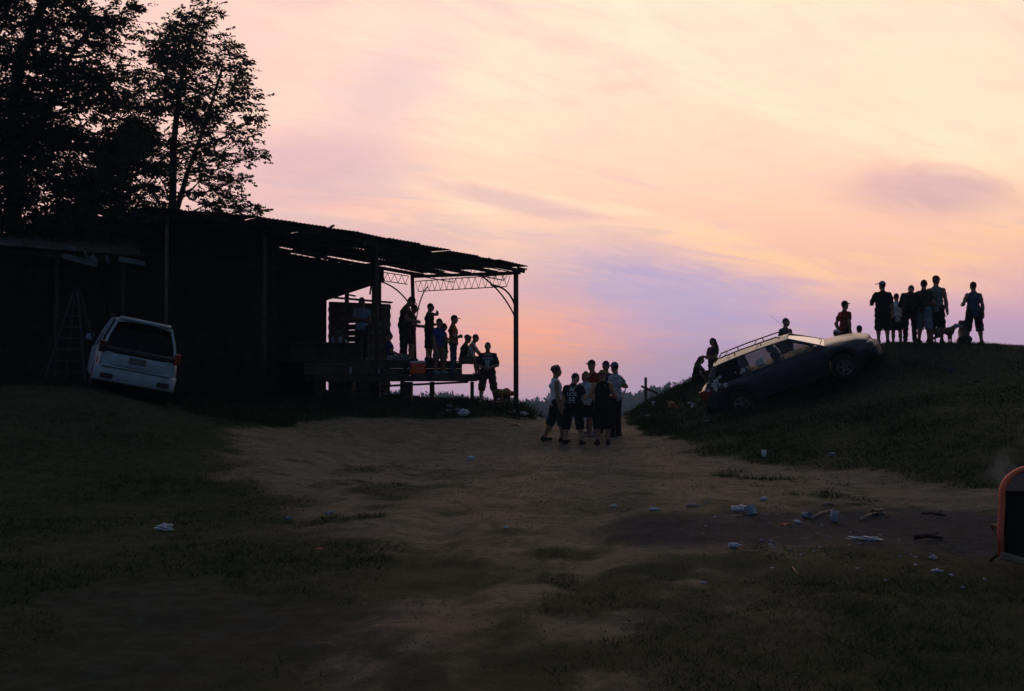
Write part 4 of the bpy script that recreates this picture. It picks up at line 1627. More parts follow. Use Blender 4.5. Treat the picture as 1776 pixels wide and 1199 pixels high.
def person(label, pos, face, h=1.75, arms=('down', 'down'), legs='stand', lean=0, hunch=0, head=(0, 0), bw=1.0, shirt=('tee', BLACK), pants=('shorts', BLACK),
           shoe=(.05, .05, .055), hair=('short', HAIR), hat=None, skin=None, seat=False, group=None, roll=0, res=.018, extra=None, sleeve=.62, hem=-.12, legs_len=None):
    """face: degrees, 0 = facing right in the photograph, 90 = away from the camera. head: (yaw, pitch). pos: where feet (or seat) rest"""
    skin = skin or SKIN
    s = h / 1.735
    root = empty('person', pos, R(face - 90))
    tag(root, label, 'person', group)
    T0 = rotm('X', -lean) @ rotm('Y', roll)
    T1 = T0 @ rotm('X', -hunch)
    pel = np.zeros(3)

    def tz(p, upper=True):
        p = np.array(p, float)
        if upper and p[2] > .12:
            return T0 @ np.array([0, 0, .12]) + T1 @ (p - np.array([0, 0, .12]))
        return T0 @ p
    neck = tz((0, -.01, .485))
    Hm = T1 @ rotm('Z', -head[0]) @ rotm('X', -head[1])
    hc = neck + T1 @ np.array([0, .012, .065]) + Hm @ np.array([0, .018, .105])
    J = {}
    for sd, sg in (('r', 1), ('l', -1)):
        sh = tz((sg * (.172 + .10 * (bw - 1)), -.005, .415))
        u, f = ARMS[arms[0 if sg > 0 else 1]]
        u, f = nrm((u[0] * sg, u[1], u[2])), nrm((f[0] * sg, f[1], f[2]))
        rot = rotm('X', -(lean + hunch) * .5)
        u, f = rot @ u, rot @ f
        el_ = sh + u * .29
        wr = el_ + f * .25
        hip = tz((sg * .092, 0, -.04), False)
        t, c = LEGS[legs][0 if sg > 0 else 1]
        t, c = nrm((t[0] * sg, t[1], t[2])), nrm((c[0] * sg, c[1], c[2]))
        kn = hip + t * .42
        an = kn + c * .41
        J[sd] = dict(sh=sh, el=el_, wr=wr, hip=hip, kn=kn, an=an, f=f, sg=sg)
    if seat: dz = .115
    else: dz = -min(J['r']['an'][2], J['l']['an'][2]) + .075
    off = np.array([0, 0, dz])
    neck, hc = neck + off, hc + off
    for j in J.values():
        for k in ('sh', 'el', 'wr', 'hip', 'kn', 'an'): j[k] = j[k] + off
    tzo = lambda p, up=True: tz(p, up) + off
    B = SDF(.014)
    bd = 1 + (bw - 1) * 1.5
    B.ell(tzo((0, 0, -.0)), (.16 * (1 + (bw - 1) * .7), .112 * bd, .125), T0)
    B.ell(tzo((0, .005 + .03 * (bd - 1), .12)), (.135 * bw, .10 * bd, .15), T0)
    B.ell(tzo((0, .005, .30)), (.162 * bw, .108 * bd, .17), T1)
    B.cone(J['l']['sh'] * .72 + J['r']['sh'] * .28 + T1 @ np.array([0, 0, .012]), J['r']['sh'] * .72 + J['l']['sh'] * .28 + T1 @ np.array([0, 0, .012]), .056, .056)
    B.cone(tzo((0, -.015, .39)), neck, .105, .058)
    B.cone(neck, hc - Hm @ np.array([0, .02, .03]), .054, .052)
    # head: skull, jaw, nose, brow, ears
    B.ell(hc + Hm @ np.array([0, -.012, .018]), (.074, .093, .098), Hm)
    B.ell(hc + Hm @ np.array([0, .025, -.045]), (.054, .062, .066), Hm)
    B.cone(hc + Hm @ np.array([0, .083, .012]), hc + Hm @ np.array([0, .100, -.022]), .009, .013)
    B.cone(hc + Hm @ np.array([-.035, .072, .027]), hc + Hm @ np.array([.035, .072, .027]), .012, .012)
    B.ell(hc + Hm @ np.array([0, .068, -.085]), (.022, .018, .018), Hm)
    for sg in (1, -1):
        B.ell(hc + Hm @ np.array([sg * .076, -.008, -.006]), (.011, .020, .030), Hm)
    fv, ff = [], []
    mbf = MB()
    for j in J.values():
        sg = j['sg']
        B.cone(j['sh'], j['sh'] * .55 + j['el'] * .45, .054, .048)
        B.cone(j['sh'] * .55 + j['el'] * .45, j['el'], .047, .040)
        B.cone(j['el'], j['el'] * .65 + j['wr'] * .35, .040, .041)
        B.cone(j['el'] * .65 + j['wr'] * .35, j['wr'], .040, .028)
        f = j['f']
        inw = np.array([-sg, 0, 0.0])
        pn = nrm(inw - f * (inw @ f)) if abs(f[0]) < .8 else nrm(np.array([0, -1, -.2]) - f * (np.array([0, -1, -.2]) @ f))
        ac = np.cross(f, pn)
        for q in (-.024, 0, .024):
            B.cone(j['wr'] + ac * q * .6, j['wr'] + f * .085 + ac * q, .019, .016)
        for q, ln in ((-.033, .062), (-.011, .076), (.011, .080), (.033, .070)):
            a0 = j['wr'] + f * .075 + ac * q
            a1 = a0 + (f * .9 + pn * .35) * ln * .6
            a2 = a1 + (f * .5 + pn * .85) * ln * .5
            mbf.tube([a0, a1, a2], [.010, .009, .007], 6)
        thumb_side = ac if (ac @ np.array([0, 1, 0.2])) > 0 else -ac
        a0 = j['wr'] + f * .025 + thumb_side * .022
        a1 = a0 + (f * .6 + thumb_side * .7) * .045
        a2 = a1 + (f * .95 + pn * .3) * .035
        mbf.tube([a0, a1, a2], [.012, .011, .008], 6)
        B.cone(j['hip'], j['kn'], .088 * (1 + (bw - 1) * .8), .056)
        B.cone(j['kn'], j['kn'] * .62 + j['an'] * .38, .055, .056)
        B.cone(j['kn'] * .62 + j['an'] * .38, j['an'], .055, .038)
        B.cone(j['an'], j['an'] + np.array([sg * .02, .13, -.04]), .042, .030)
    v, fq_ = B.mesh(res)
    nv = len(v)
    vv = [v]
    faces = [tuple(int(i) for i in q) for q in fq_]
    mi = [0] * len(faces)
    vv.append(np.array([list(p) for p in mbf.v]).reshape(-1, 3))
    faces += [tuple(i + nv for i in q) for q in mbf.f]
    mi += [0] * len(mbf.f)
    nv += len(mbf.v)
    eb = MB()
    for sg in (1, -1):
        e = hc + Hm @ np.array([sg * .031, .082, .008])
        eb.lathe([(.003, -.008), (.011, -.004), (.011, .004), (.003, .008)], 6, 'z', tuple(e))
    m0, m1_ = hc + Hm @ np.array([-.022, .082, -.058]), hc + Hm @ np.array([.022, .082, -.058])
    eb.bar(m0, m1_, .012, .006)
    vv.append(np.array([list(p) for p in eb.v]))
    faces += [tuple(i + nv for i in q) for q in eb.f]
    mi += [1] * len(eb.f)
    me = make_mesh('body', np.concatenate(vv) * s, faces, [skin, EYEM], True, mi)
    link('body', me, root)

    def cl(name, sdf, m, rs=.02, thing=root):
        a, b = sdf.mesh(rs)
        if len(a) and name in ('shirt', 'tank_top', 'trousers', 'shorts', 'skirt'):
            ph = (pos[0] * 7.3) % 6.28
            w1 = np.sin(a[:, 2] * 38 + a[:, 0] * 21 + ph) * np.sin(a[:, 0] * 17 - a[:, 1] * 23 + ph * 2)
            w2 = np.sin(a[:, 2] * 71 - a[:, 0] * 33 + ph) * np.sin(a[:, 1] * 29 + a[:, 2] * 11)
            ctr = a - np.array([0, 0, 0])
            dirh = a[:, :2] / (np.linalg.norm(a[:, :2], axis=1)[:, None] + 1e-6)
            a[:, :2] += dirh * (w1 * .010 + w2 * .005)[:, None]
        return link(name, make_mesh(name, a * s, b, m, True), thing) if len(a) else None
    # ---- trousers or shorts
    kind, colr = pants
    Dp = SDF(.014)
    if kind:
        wl_ = tzo((0, 0, .085), False)
        up = T0 @ np.array([0, 0, 1.0])
        Dp.ell(tzo((0, 0, -.01), False), (.175 * (1 + (bw - 1) * .8), .128 * bd, .155), T0, [(wl_, up)])
        for j in J.values():
            t = nrm(j['kn'] - j['hip'])
            c = nrm(j['an'] - j['kn'])
            wd = 1 + (bw - 1) * .8
            if kind == 'jeans':
                Dp.cone(j['hip'], j['kn'], .103 * wd, .074)
                Dp.cone(j['kn'], j['an'] + c * .02, .074, .064, [(j['an'] + c * .02, c)])
            elif kind == 'skirt':
                Dp.cone(j['hip'], j['kn'] + c * .06, .125 * wd, .135, [(j['kn'] + c * .04, c)])
            elif kind == 'long':       # loose shorts ending below the knee
                Dp.cone(j['hip'], j['kn'] - t * .03, .108 * wd, .100)
                Dp.cone(j['kn'] - t * .03, j['kn'] + c * .16, .100, .102, [(j['kn'] + c * .12, c)])
            else:
                Dp.cone(j['hip'], j['kn'] + t * .04, .108 * wd, .098, [(j['kn'] - t * .03, t)])
        cl({'jeans': 'trousers', 'skirt': 'skirt'}.get(kind, 'shorts'), Dp, cloth(colr))
    # ---- shirt
    kind, colr = shirt
    Sh = SDF(.015)
    if kind:
        hp = tzo((0, 0, hem), False)
        dn = -(T0 @ np.array([0, 0, 1.0]))
        hc_ = [(hp, dn)]
        Sh.ell(tzo((0, .005, -.02), False), (.182 * (1 + (bw - 1) * .8), .138 * bd, .23), T0, hc_)
        Sh.ell(tzo((0, .008 + .03 * (bd - 1), .12)), (.158 * bw, .125 * bd, .20), T0, hc_)
        Sh.ell(tzo((0, .005, .28)), (.176 * bw, .124 * bd, .17), T1)
        ntop = neck + T1 @ np.array([0, .01, -.005])
        upn = T1 @ nrm(np.array([0, .35, 1.0]))
        w_in = .66 if kind == 'tank' else .84
        ca_, cb_ = J['l']['sh'], J['r']['sh']
        mid_ = (ca_ + cb_) / 2
        Sh.cone(mid_ + (ca_ - mid_) * w_in * .8, mid_ + (cb_ - mid_) * w_in * .8, .066, .066)
        Sh.cone(tzo((0, -.012, .34)), neck - T1 @ np.array([0, 0, .02]), .14, .068, [(ntop, upn)])
        Sh.cone(tzo((0, -.015, .38)), neck, .10, .070, [(ntop, upn)])
        if kind in ('tee', 'long'):
            for j in J.values():
                u = nrm(j['el'] - j['sh'])
                if kind == 'tee':
                    e = j['sh'] + (j['el'] - j['sh']) * sleeve
                    Sh.cone(j['sh'], e + u * .06, .062, .070, [(e, u)])
                else:
                    Sh.cone(j['sh'], j['el'], .068, .056)
                    ff_ = nrm(j['wr'] - j['el'])
                    Sh.cone(j['el'], j['wr'] + ff_ * .03, .056, .044, [(j['wr'] - ff_ * .01, ff_)])
        cl('tank_top' if kind == 'tank' else 'shirt', Sh, cloth(colr))
    # ---- shoes
    if shoe:
        for j in J.values():
            D = SDF(.012)
            fl = j['an'][2] - .075
            cp = [((0, 0, fl), (0, 0, -1.0))]
            a = j['an'] + np.array([0, -.035, -.035])
            D.cone(a, j['an'] + np.array([j['sg'] * .02, .15, -.045]), .050, .044, cp)
            D.cone(a + np.array([0, .02, .03]), a + np.array([0, .02, .05]), .048, .046)
            cl('shoe', D, cloth(shoe), .016)
    # ---- hair
    if hair:
        st, hm_ = hair
        D = SDF(.010)
        fn = Hm @ nrm(np.array([0, .75, -.66]))
        cp = [(hc + Hm @ np.array([0, .055, .035]), fn)]
        D.ell(hc + Hm @ np.array([0, -.016, .024]), (.082, .100, .104), Hm, cp)
        if st == 'bob':
            for a in (-1, 0, 1):
                D.cone(hc + Hm @ np.array([a * .055, -.06, .02]), hc + Hm @ np.array([a * .06, -.075, -.09]), .05, .045)
        if st == 'long':
            for a in (-1, -.4, .4, 1):
                D.cone(hc + Hm @ np.array([a * .055, -.055, .03]), hc + Hm @ np.array([a * .085, -.085, -.19]), .052, .060)
                D.cone(hc + Hm @ np.array([a * .085, -.085, -.19]), hc + Hm @ np.array([a * .075, -.09, -.34]), .058, .032)
        if st == 'curly':
            rc = np.random.default_rng(int(h * 1000))
            for _ in range(34):
                u = rc.normal(size=3)
                u[2] = abs(u[2]) * .8 + .1
                u[1] -= .45
                u = u / np.linalg.norm(u)
                D.ell(hc + Hm @ (np.array([0, -.014, .024]) + u * np.array([.083, .104, .104])), (.024, .024, .024))
        if st == 'tail':
            D.cone(hc + Hm @ np.array([0, -.105, .01]), hc + Hm @ np.array([0, -.135, -.14]), .032, .018)
        cl('hair', D, hm_, .014)
    # ---- caps
    if hat:
        ht, hcol = hat[0], hat[1]
        yaw = hat[2] if len(hat) > 2 else 0
        C = Hm @ rotm('Z', yaw)
        if ht == 'cap':
            D = SDF(.008)
            c0 = hc + Hm @ np.array([0, -.012, .040])
            upv = Hm @ np.array([0, 0, -1.0])
            D.ell(c0, (.088, .104, .098), Hm, [(c0, upv)])
            o = cl('cap', D, cloth(hcol), .014)
            D = SDF(.006)
            fr_ = c0 + C @ np.array([0, .125, .010])
            D.ell(fr_, (.075, .075, .011), C @ rotm('X', -8))
            link_parent = o if o else root
            a, b = D.mesh(.012)
            link('brim', make_mesh('brim', a * s, b, cloth(hat[3] if len(hat) > 3 else hcol), True), link_parent)
        elif ht == 'band':
            mm = MB()
            pts = [hc + Hm @ np.array([.083 * math.cos(a), -.012 + .103 * math.sin(a), .045 + .012 * math.sin(a)]) for a in np.linspace(0, 2 * math.pi, 19)]
            mm.tube([Vector(p) * s for p in pts], .014 * s, 5)
            mm.build('headband', cloth(hcol), root, True, world=False)
        elif ht == 'rag':
            D = SDF(.010)
            c0 = hc + Hm @ np.array([0, -.012, .022])
            D.ell(c0, (.086, .104, .106), Hm, [(hc + Hm @ np.array([0, .06, .03]), Hm @ nrm(np.array([0, .35, -.94])))])
            D.cone(hc + Hm @ np.array([0, -.10, .0]), hc + Hm @ np.array([0, -.15, -.035]), .03, .018)
            cl('bandana', D, cloth(hcol), .014)
    LAST.update(J=J, hc=hc, Hm=Hm, s=s, root=root, shirt=Sh, tzo=tzo, neck=neck)
    return root


def shirt_text(lines, side, z0, size, colr, name='lettering'):
    """flat print that follows the shirt; side +1 = chest, -1 = back; z0 in body units above pelvis"""
    s, root, Sh = LAST['s'], LAST['root'], LAST['shirt']
    zb_ = LAST['tzo']((0, 0, 0))[2]
    for (txt, dz, sz) in lines:
        cu = bpy.data.curves.new('txt', 'FONT')
        cu.body = txt
        cu.size = sz * size
        cu.align_x = 'CENTER'
        cu.resolution_u = 2
        cu.offset = .0035
        tmp = bpy.data.objects.new('txt', cu)
        COL.objects.link(tmp)
        dg = bpy.context.evaluated_depsgraph_get()
        me = bpy.data.meshes.new_from_object(tmp.evaluated_get(dg))
        bpy.data.objects.remove(tmp, do_unlink=True)
        bm = bmesh.new()
        bm.from_mesh(me)
        bmesh.ops.triangulate(bm, faces=bm.faces)
        bmesh.ops.subdivide_edges(bm, edges=bm.edges, cuts=1)
        bm.to_mesh(me)
        bm.free()
        co = np.array([v.co[:] for v in me.vertices])
        if len(co) == 0: continue
        X = np.stack([-co[:, 0] * side, np.zeros(len(co)), co[:, 1] + zb_ + z0 + dz], -1)
        if side > 0: X[:, 0] = co[:, 0] * -1
        else: X[:, 0] = co[:, 0]
        ys = np.linspace(.34, -.2, 136) * side
        Q = np.repeat(X[:, None, :], len(ys), 1)
        Q[:, :, 1] = ys[None, :]
        d = Sh.eval(Q)
        k = np.argmax(d < .006, axis=1)
        X[:, 1] = ys[k]
        # smooth by fitting the depth with a quadratic so letters lie flat on the cloth
        A = np.stack([np.ones(len(X)), X[:, 0], X[:, 2], X[:, 0] ** 2, X[:, 2] ** 2, X[:, 0] * X[:, 2]], -1)
        sol = np.linalg.lstsq(A, X[:, 1], rcond=None)[0]
        X[:, 1] = A @ sol + .006 * side
        for v, p in zip(me.vertices, X): v.co = p * s
        me.materials.clear()
        me.materials.append(cloth(colr))
        me.name = name
        link(name, me, root)


def dog(label, pos, face, h, m, sit=False, head_m=None, group='dogs on the hilltop', down=False):
    root = empty('dog', pos, R(face - 90))
    tag(root, label, 'dog', group)
    s = h / .60
    D = SDF(.014)
    if sit:
        ch, hp = np.array([0, .13, .33]), np.array([0, -.12, .13])
        D.ell(ch, (.10, .11, .14))
        D.ell(hp, (.12, .14, .13))
        D.cone(ch, hp, .11, .12)
        nk = np.array([0, .20, .50])
        for sg in (1, -1):
            D.cone((sg * .07, .17, .28), (sg * .07, .19, .03), .042, .026)
            D.cone((sg * .07, .19, .025), (sg * .07, .25, .02), .026, .022)
            D.cone((sg * .10, -.10, .12), (sg * .12, .08, .10), .075, .05)
            D.cone((sg * .12, .08, .09), (sg * .12, -.03, .04), .04, .028)
            D.cone((sg * .12, -.04, .025), (sg * .12, .10, .022), .028, .024)
        tail = [(0, -.24, .06), (0, -.36, .03), (.06, -.44, .04)]
    else:
        ch, hp = np.array([0, .20, .40]), np.array([0, -.24, .42])
        D.ell(ch, (.105, .15, .145))
        D.ell(hp, (.09, .13, .115))
        D.cone(ch, np.array([0, -.06, .43]), .12, .088)
        D.cone(np.array([0, -.06, .43]), hp, .088, .10)
        nk = np.array([0, .36, .54]) if not down else np.array([0, .40, .42])
        for sg in (1, -1):
            D.cone((sg * .075, .22, .36), (sg * .075, .21, .19), .050, .030)
            D.cone((sg * .075, .21, .19), (sg * .075, .22, .03), .028, .022)
            D.cone((sg * .075, .22, .022), (sg * .075, .27, .020), .026, .022)
            D.cone((sg * .075, -.24, .38), (sg * .085, -.17, .25), .075, .045)
            D.cone((sg * .085, -.17, .25), (sg * .085, -.33, .17), .040, .026)
            D.cone((sg * .085, -.33, .17), (sg * .085, -.31, .03), .025, .021)
            D.cone((sg * .085, -.31, .022), (sg * .085, -.25, .020), .026, .022)
        tail = [(0, -.34, .46), (0, -.48, .42), (.03, -.58, .50)]
    D.cone(ch + np.array([0, .05, .05]), nk, .10, .072)
    hd = nk + (np.array([0, .07, .05]) if not down else np.array([0, .09, -.03]))
    D.ell(hd, (.068, .085, .068))
    D.cone(hd + np.array([0, .06, -.012]), hd + np.array([0, .15, -.03]), .044, .034)
    D.ell(hd + np.array([0, .185, -.020]), (.018, .014, .014))
    for a, b in zip(tail, tail[1:]): D.cone(a, b, .026, .018)
    for sg in (1, -1):
        D.cone(hd + np.array([sg * .055, -.01, .05]), hd + np.array([sg * .092, .02, -.03]), .022, .014)
    v, f = D.mesh(.015)
    mi = None
    mats = [m]
    if head_m:
        mats.append(head_m)
        fc = v[f].mean(1)
        mi = ((fc - nk) @ nrm(hd - nk + np.array([0, .05, 0])) > -.01).astype(int)
    o = link('body', make_mesh('body', v * s, f, mats, True, mi), root)
    return root


def gp(px, d):
    x = XD(px, d)
    return (x, d, Hs(x, d))


G1, G2, G3 = 'people watching from the stage', 'people talking on the path', 'people on top of the mound'
# ---- on the stage
def st(px, t, z):
    return tuple(S(s_at(px, t), t, z))


person('person in pale t-shirt with folded arms before the brick wall', st(627, 1.7, ZU), 262, 1.86, ('fold', 'fold'), 'stand', shirt=('tee', (.17, .23, .33)), pants=('jeans', BLACK), skin=SKIN_D, group=G1)
person('person in dark blue shirt sitting at the end of the brick wall', st(676, 1.15, ZU), 5, 1.62, ('lap', 'lap'), 'sit', shirt=('tee', (.02, .025, .12)), pants=('shorts', (.20, .22, .22)), seat=True, lean=-4, head=(0, 8), group=G1)
person('tall person with bowed head standing nearest the wall end', st(700, 1.1, ZU), 350, 1.93, ('fwd', 'down'), 'stand', lean=4, hunch=10, head=(-8, 28), bw=1.08, shirt=('tee', BROWN), pants=('jeans', DGREEN), group=G1, hat=('cap', BLACK))
person('shorter person in cap close behind the leaning post', st(713, 1.35, ZU), 350, 1.68, ('fwd', 'fwd'), 'stand', hunch=6, head=(-5, 12), shirt=('tee', DGREEN), pants=('shorts', BROWN), hat=('cap', BLACK), group=G1)
person('person in dark shorts shading their eyes on the upper level', st(744, 1.0, ZU), 352, 1.72, ('brow', 'elbow'), 'wide', hunch=3, head=(-4, 2), bw=1.04, shirt=('tee', BROWN), pants=('long', BLACK), group=G1)
person('person in bright blue t-shirt standing on the lower step', st(761, .35, ZL), 318, 1.62, ('down', 'fwd'), 'relaxed', head=(-30, 4), shirt=('tee', BLUE), pants=('long', KHAKI), shoe=(.25, .27, .30), hair=('short', HAIR), group=G1)
person('small child half hidden beside the blue t-shirt', st(769, .55, ZL), 345, 1.50, ('fwd', 'down'), 'stand', head=(-10, 6), shirt=('tee', BROWN), pants=('shorts', KHAKI), hair=('bob', HAIR), group=G1)
person('person in orange red t-shirt and peaked cap with folded arms', st(786, .4, ZL), 355, 1.73, ('fold', 'fold'), 'stand', head=(-6, 8), shirt=('tee', ORANGE), pants=('jeans', DENIM), hat=('cap', BLACK), group=G1)
person('dark haired person sitting on the stage edge beside the orange shirt', st(803, .55, ZU - .06), 352, 1.62, ('knee', 'knee'), 'sit', lean=6, hunch=8, shirt=('tee', (.03, .028, .022)), pants=('shorts', KHAKI), seat=True, hair=('curly', HAIR), group=G1)
person('person in white vest sitting at the outer corner of the stage', st(815, .45, ZU - .02), 356, 1.62, ('knee', 'knee'), 'sit', lean=10, hunch=6, shirt=('tank', WHITE), pants=('shorts', BROWN), seat=True, hair=('short', HAIR), group=G1)
px_, d_ = 846, 28.75
person('heavy person in black printed t-shirt standing on the grass before the stage', gp(px_, d_), 268, 1.80, ('clasp', 'clasp'), 'wide', bw=1.20, shirt=('tee', (.014, .015, .018)), pants=('long', BROWN), shoe=(.10, .09, .085), hair=('short', HAIR), sleeve=.95, hem=-.17)
shirt_text([('BRUNEES', .30, .072), ('\u2665', .17, .13), ('\u25cf', .05, .17)], 1, .0, 1.0, (.30, .32, .38))

# ---- group on the path
person('person with curly hair and white sleeveless shirt at the left of the group', gp(964, 23.2), 8, 1.80, ('down', 'down'), 'stride', head=(0, 2), shirt=('tank', WHITE), pants=('long', DGREEN), shoe=(.03, .025, .02), hair=('curly', HAIRB), skin=SKIN, group=G2)
person('person with white lettering on the back of a black shirt', gp(994, 22.9), 72, 1.68, ('elbow', 'hang'), 'wide', hunch=6, head=(48, 18), bw=1.17, shirt=('tee', (.014, .015, .02)), pants=('long', BLACK), hair=('short', HAIR), skin=SKIN_P, group=G2, shoe=(.02, .02, .02))
shirt_text([('AI', .31, .14), ('UCK', .20, .12), ('ILE', .09, .12), ('_____', .06, .07)], -1, .02, 1.0, (.42, .43, .50))
person('short person in pale tank top in the middle of the group', gp(1016, 24.6), 285, 1.62, ('down', 'down'), 'stand', head=(10, 0), shirt=('tank', LGREY), pants=('shorts', BLACK), hair=('bob', HAIR), group=G2, shoe=(.2, .2, .22))
person('person in red shirt and black cap with brim to the left', gp(1027, 25.2), 215, 1.88, ('fwd', 'down'), 'relaxed', head=(-12, 4), shirt=('tee', RED), pants=('jeans', DENIM), shoe=(.25, .26, .30), hat=('cap', (.012, .016, .02)), group=G2)
person('person in navy cap at the back of the group', gp(1051, 25.4), 250, 1.84, ('down', 'down'), 'stand', shirt=('tee', NAVY), pants=('jeans', BLACK), hat=('cap', (.025, .012, .03)), group=G2)
person('person with yellow headband and black vest seen from behind', gp(1045, 22.7), 96, 1.74, ('elbow', 'elbow'), 'stand', hunch=6, head=(10, 18), shirt=('tank', (.010, .013, .010)), pants=('long', (.010, .012, .010)), shoe=(.02, .018, .016), hair=('tail', HAIRB), hat=('band', (.38, .25, .05)), skin=SKIN, group=G2, bw=1.05)
person('person in grey t-shirt and blue cap with elbow out at the right of the group', gp(1067, 24.4), 140, 1.84, ('akimbo', 'elbow'), 'stand', head=(20, 6), bw=1.06, shirt=('tee', GREY), pants=('jeans', BLACK), hat=('cap', (.09, .14, .26), 40), shoe=(.02, .02, .02), group=G2)

# ---- mound
person('long haired person crouching on the grass at the left of the car', (lambda p: (p[0], p[1], p[2] + .0))(gp(1206, 29.6)), 330, 1.58, ('knee', 'knee'), 'floor', lean=8, hunch=10, shirt=('tee', BLACK), pants=('jeans', BLACK), seat=True, hair=('long', HAIR), group=G3)
person('long haired person standing behind the tail of the car', gp(1237, 30.9), 215, 1.66, ('elbow', 'fwd'), 'stand', head=(8, 8), shirt=('tee', (.03, .03, .035)), pants=('jeans', DENIM), hair=('long', HAIR), group=G3)
person('person in dark t-shirt visible above the car roof', gp(1363, 28.5), 300, 1.74, ('down', 'down'), 'stand', head=(-20, 0), shirt=('tee', (.05, .055, .065)), pants=('jeans', BLACK), group=G3)
person('person bending low behind the windscreen so only hair shows', gp(1384, 28.6), 20, 1.55, ('knee', 'knee'), 'floor', lean=6, hunch=4, shirt=('tee', BLACK), pants=('jeans', BLACK), seat=True, group=G3)
p_ = gp(1466, 28.9)
person('person in red t-shirt and cap standing behind the bonnet', p_, 25, 1.80, ('pocket', 'pocket'), 'stand', head=(0, -2), shirt=('tee', RED), pants=('jeans', BLACK), hat=('cap', BLACK), group=G3)
p_ = gp(1451, 28.3)
person('person in white cap sitting low behind the bonnet', p_, 15, 1.70, ('knee', 'knee'), 'floor', shirt=('tee', BLACK), pants=('jeans', BLACK), seat=True, hat=('cap', (.35, .37, .42)), group=G3)
p_ = gp(1490, 28.3)
person('person in blue cap sitting low beside the red shirt', p_, 60, 1.55, ('knee', 'knee'), 'floor', hunch=8, shirt=('tee', BLACK), pants=('jeans', BLACK), seat=True, hat=('cap', (.05, .07, .2)), group=G3)
person('large person in black t-shirt and sideways white cap at the car nose', gp(1532, 27.0), 85, 1.72, ('hang', 'elbow'), 'stand', head=(-20, 0), bw=1.16, shirt=('tee', BLACK), pants=('long', BLACK), hat=('cap', (.24, .27, .36), 70, BLACK), group=G3, sleeve=.9, hem=-.2)
person('slim person in white t-shirt between two black shirts on the mound', gp(1556, 28.0), 90, 1.50, ('down', 'down'), 'stand', shirt=('tee', WHITE), pants=('shorts', DGREEN), group=G3, hem=-.18)
person('person in black hooded top bent forward on the mound', gp(1579, 27.2), 60, 1.70, ('clasp', 'clasp'), 'stand', lean=6, hunch=22, head=(0, 22), bw=1.16, shirt=('long', (.012, .011, .010)), pants=('jeans', BLACK), group=G3)
person('person in dark bandana with pale shorts on the mound', gp(1604, 27.4), 40, 1.77, ('fwd', 'elbow'), 'relaxed', head=(-20, 4), shirt=('tee', BROWN), pants=('long', (.15, .19, .25)), hat=('rag', BLACK), group=G3, shoe=(.02, .02, .02))
person('tall person in grey tank top and cap on the mound', gp(1625, 27.5), 62, 1.90, ('hang', 'fwd'), 'stand', head=(20, 0), shirt=('tank', (.12, .14, .15)), pants=('long', BLACK), hat=('cap', (.04, .025, .018)), group=G3, hem=-.16)
person('person in blue vest standing alone at the right end of the mound', gp(1690, 28.0), 92, 1.80, ('hang', 'elbow'), 'wide', shirt=('tank', (.045, .065, .11)), pants=('long', BLACK), bw=1.05, group=G3, hem=-.18)

DOGB = mat('brown_dog_fur', (.12, .045, .020), .85, .35, 9, .4, 60)
DOGK = mat('black_dog_fur', (.014, .012, .011), .85, .35, 9, .4, 60)
DOGT = mat('tan_dog_fur', (.10, .065, .04), .85, .35, 9, .4, 60)
DOGW = mat('pale_dog_fur', (.22, .24, .28), .85, .35, 9, .4, 60)
dog('brown dog standing with lowered head beside the heavy person', gp(871, 28.6), 60, .62, DOGB, down=True)
dog('tan dog with pale head standing at the feet of the tall person', gp(1637, 27.2), 2, .50, DOGT, head_m=DOGW)
dog('black dog sitting beside the lone person in the blue vest', gp(1673, 27.8), 75, .66, DOGK, sit=True)

# ------------------------------------------------------------------ things on the stage
def cooler():
    b = S(s_at(724, .35), .35, ZL)
    o = empty('drink_cooler', b, ang_u - .35)
    tag(o, 'red orange drink cooler with white lid on the lower step', 'cooler')
    m_ = mat('cooler_orange', (.55, .075, .02), .5, .2, 6)
    bm = MB().box((0, 0, .155), (.42, .30, .31))
    bm.build('tub', m_, o, world=False, bevel=.03)
    MB().box((0, 0, .335), (.44, .32, .055)).build('lid', mat('cooler_white', (.50, .52, .55), .5, .15, 6), o, world=False, bevel=.02)
    for sx in (-1, 1):
        MB().tube([(sx * .215, -.09, .25), (sx * .25, -.07, .21), (sx * .25, .07, .21), (sx * .215, .09, .25)], .010, 5).build('handle', TRIM, o, world=False)


cooler()


def heap(label, name, cat, pos, size, m, seed, rot=0, flat=.5, tagit=True):
    """crumpled cloth, bag or paper: a folded lump with creases"""
    r = random.Random(seed)
    bm = bmesh.new()
    bmesh.ops.create_icosphere(bm, subdivisions=3, radius=.5)
    for v in bm.verts:
        n_ = v.co.copy()
        k = .75 + .35 * math.sin(n_.x * 9 + seed) * math.sin(n_.y * 8 + seed * 2) + .22 * math.sin(n_.z * 17 + n_.x * 13 + seed) + r.uniform(-.05, .05)
        v.co = Vector((n_.x * size[0] * k, n_.y * size[1] * k, max(n_.z * k, -.35) * size[2]))
    zmin = min(v.co.z for v in bm.verts)
    for v in bm.verts: v.co.z -= zmin + .01
    me = bpy.data.meshes.new(name)
    bm.to_mesh(me)
    bm.free()
    me.materials.append(m)
    o = link(name, me, None, pos)
    o.rotation_euler = (0, 0, rot)
    return tag(o, label, cat) if tagit else o


GREYCL = mat('grey_blanket', (.16, .18, .18), .95, .3, 6, .4)
heap('grey blanket bunched beside the seated person on the stage', 'blanket', 'blanket', tuple(S(s_at(698, .95), .95, ZU)), (.62, .40, .24), GREYCL, 3, ang_u)
PAPERM = mat('white_litter', (.46, .48, .54), .9, .25, 20)
PALEB = mat('bluish_litter', (.24, .29, .36), .85, .3, 20)
CARDB = mat('cardboard_litter', (.26, .18, .11), .9, .3, 14)
ORNG = mat('orange_litter', (.38, .16, .07), .8, .3, 14)


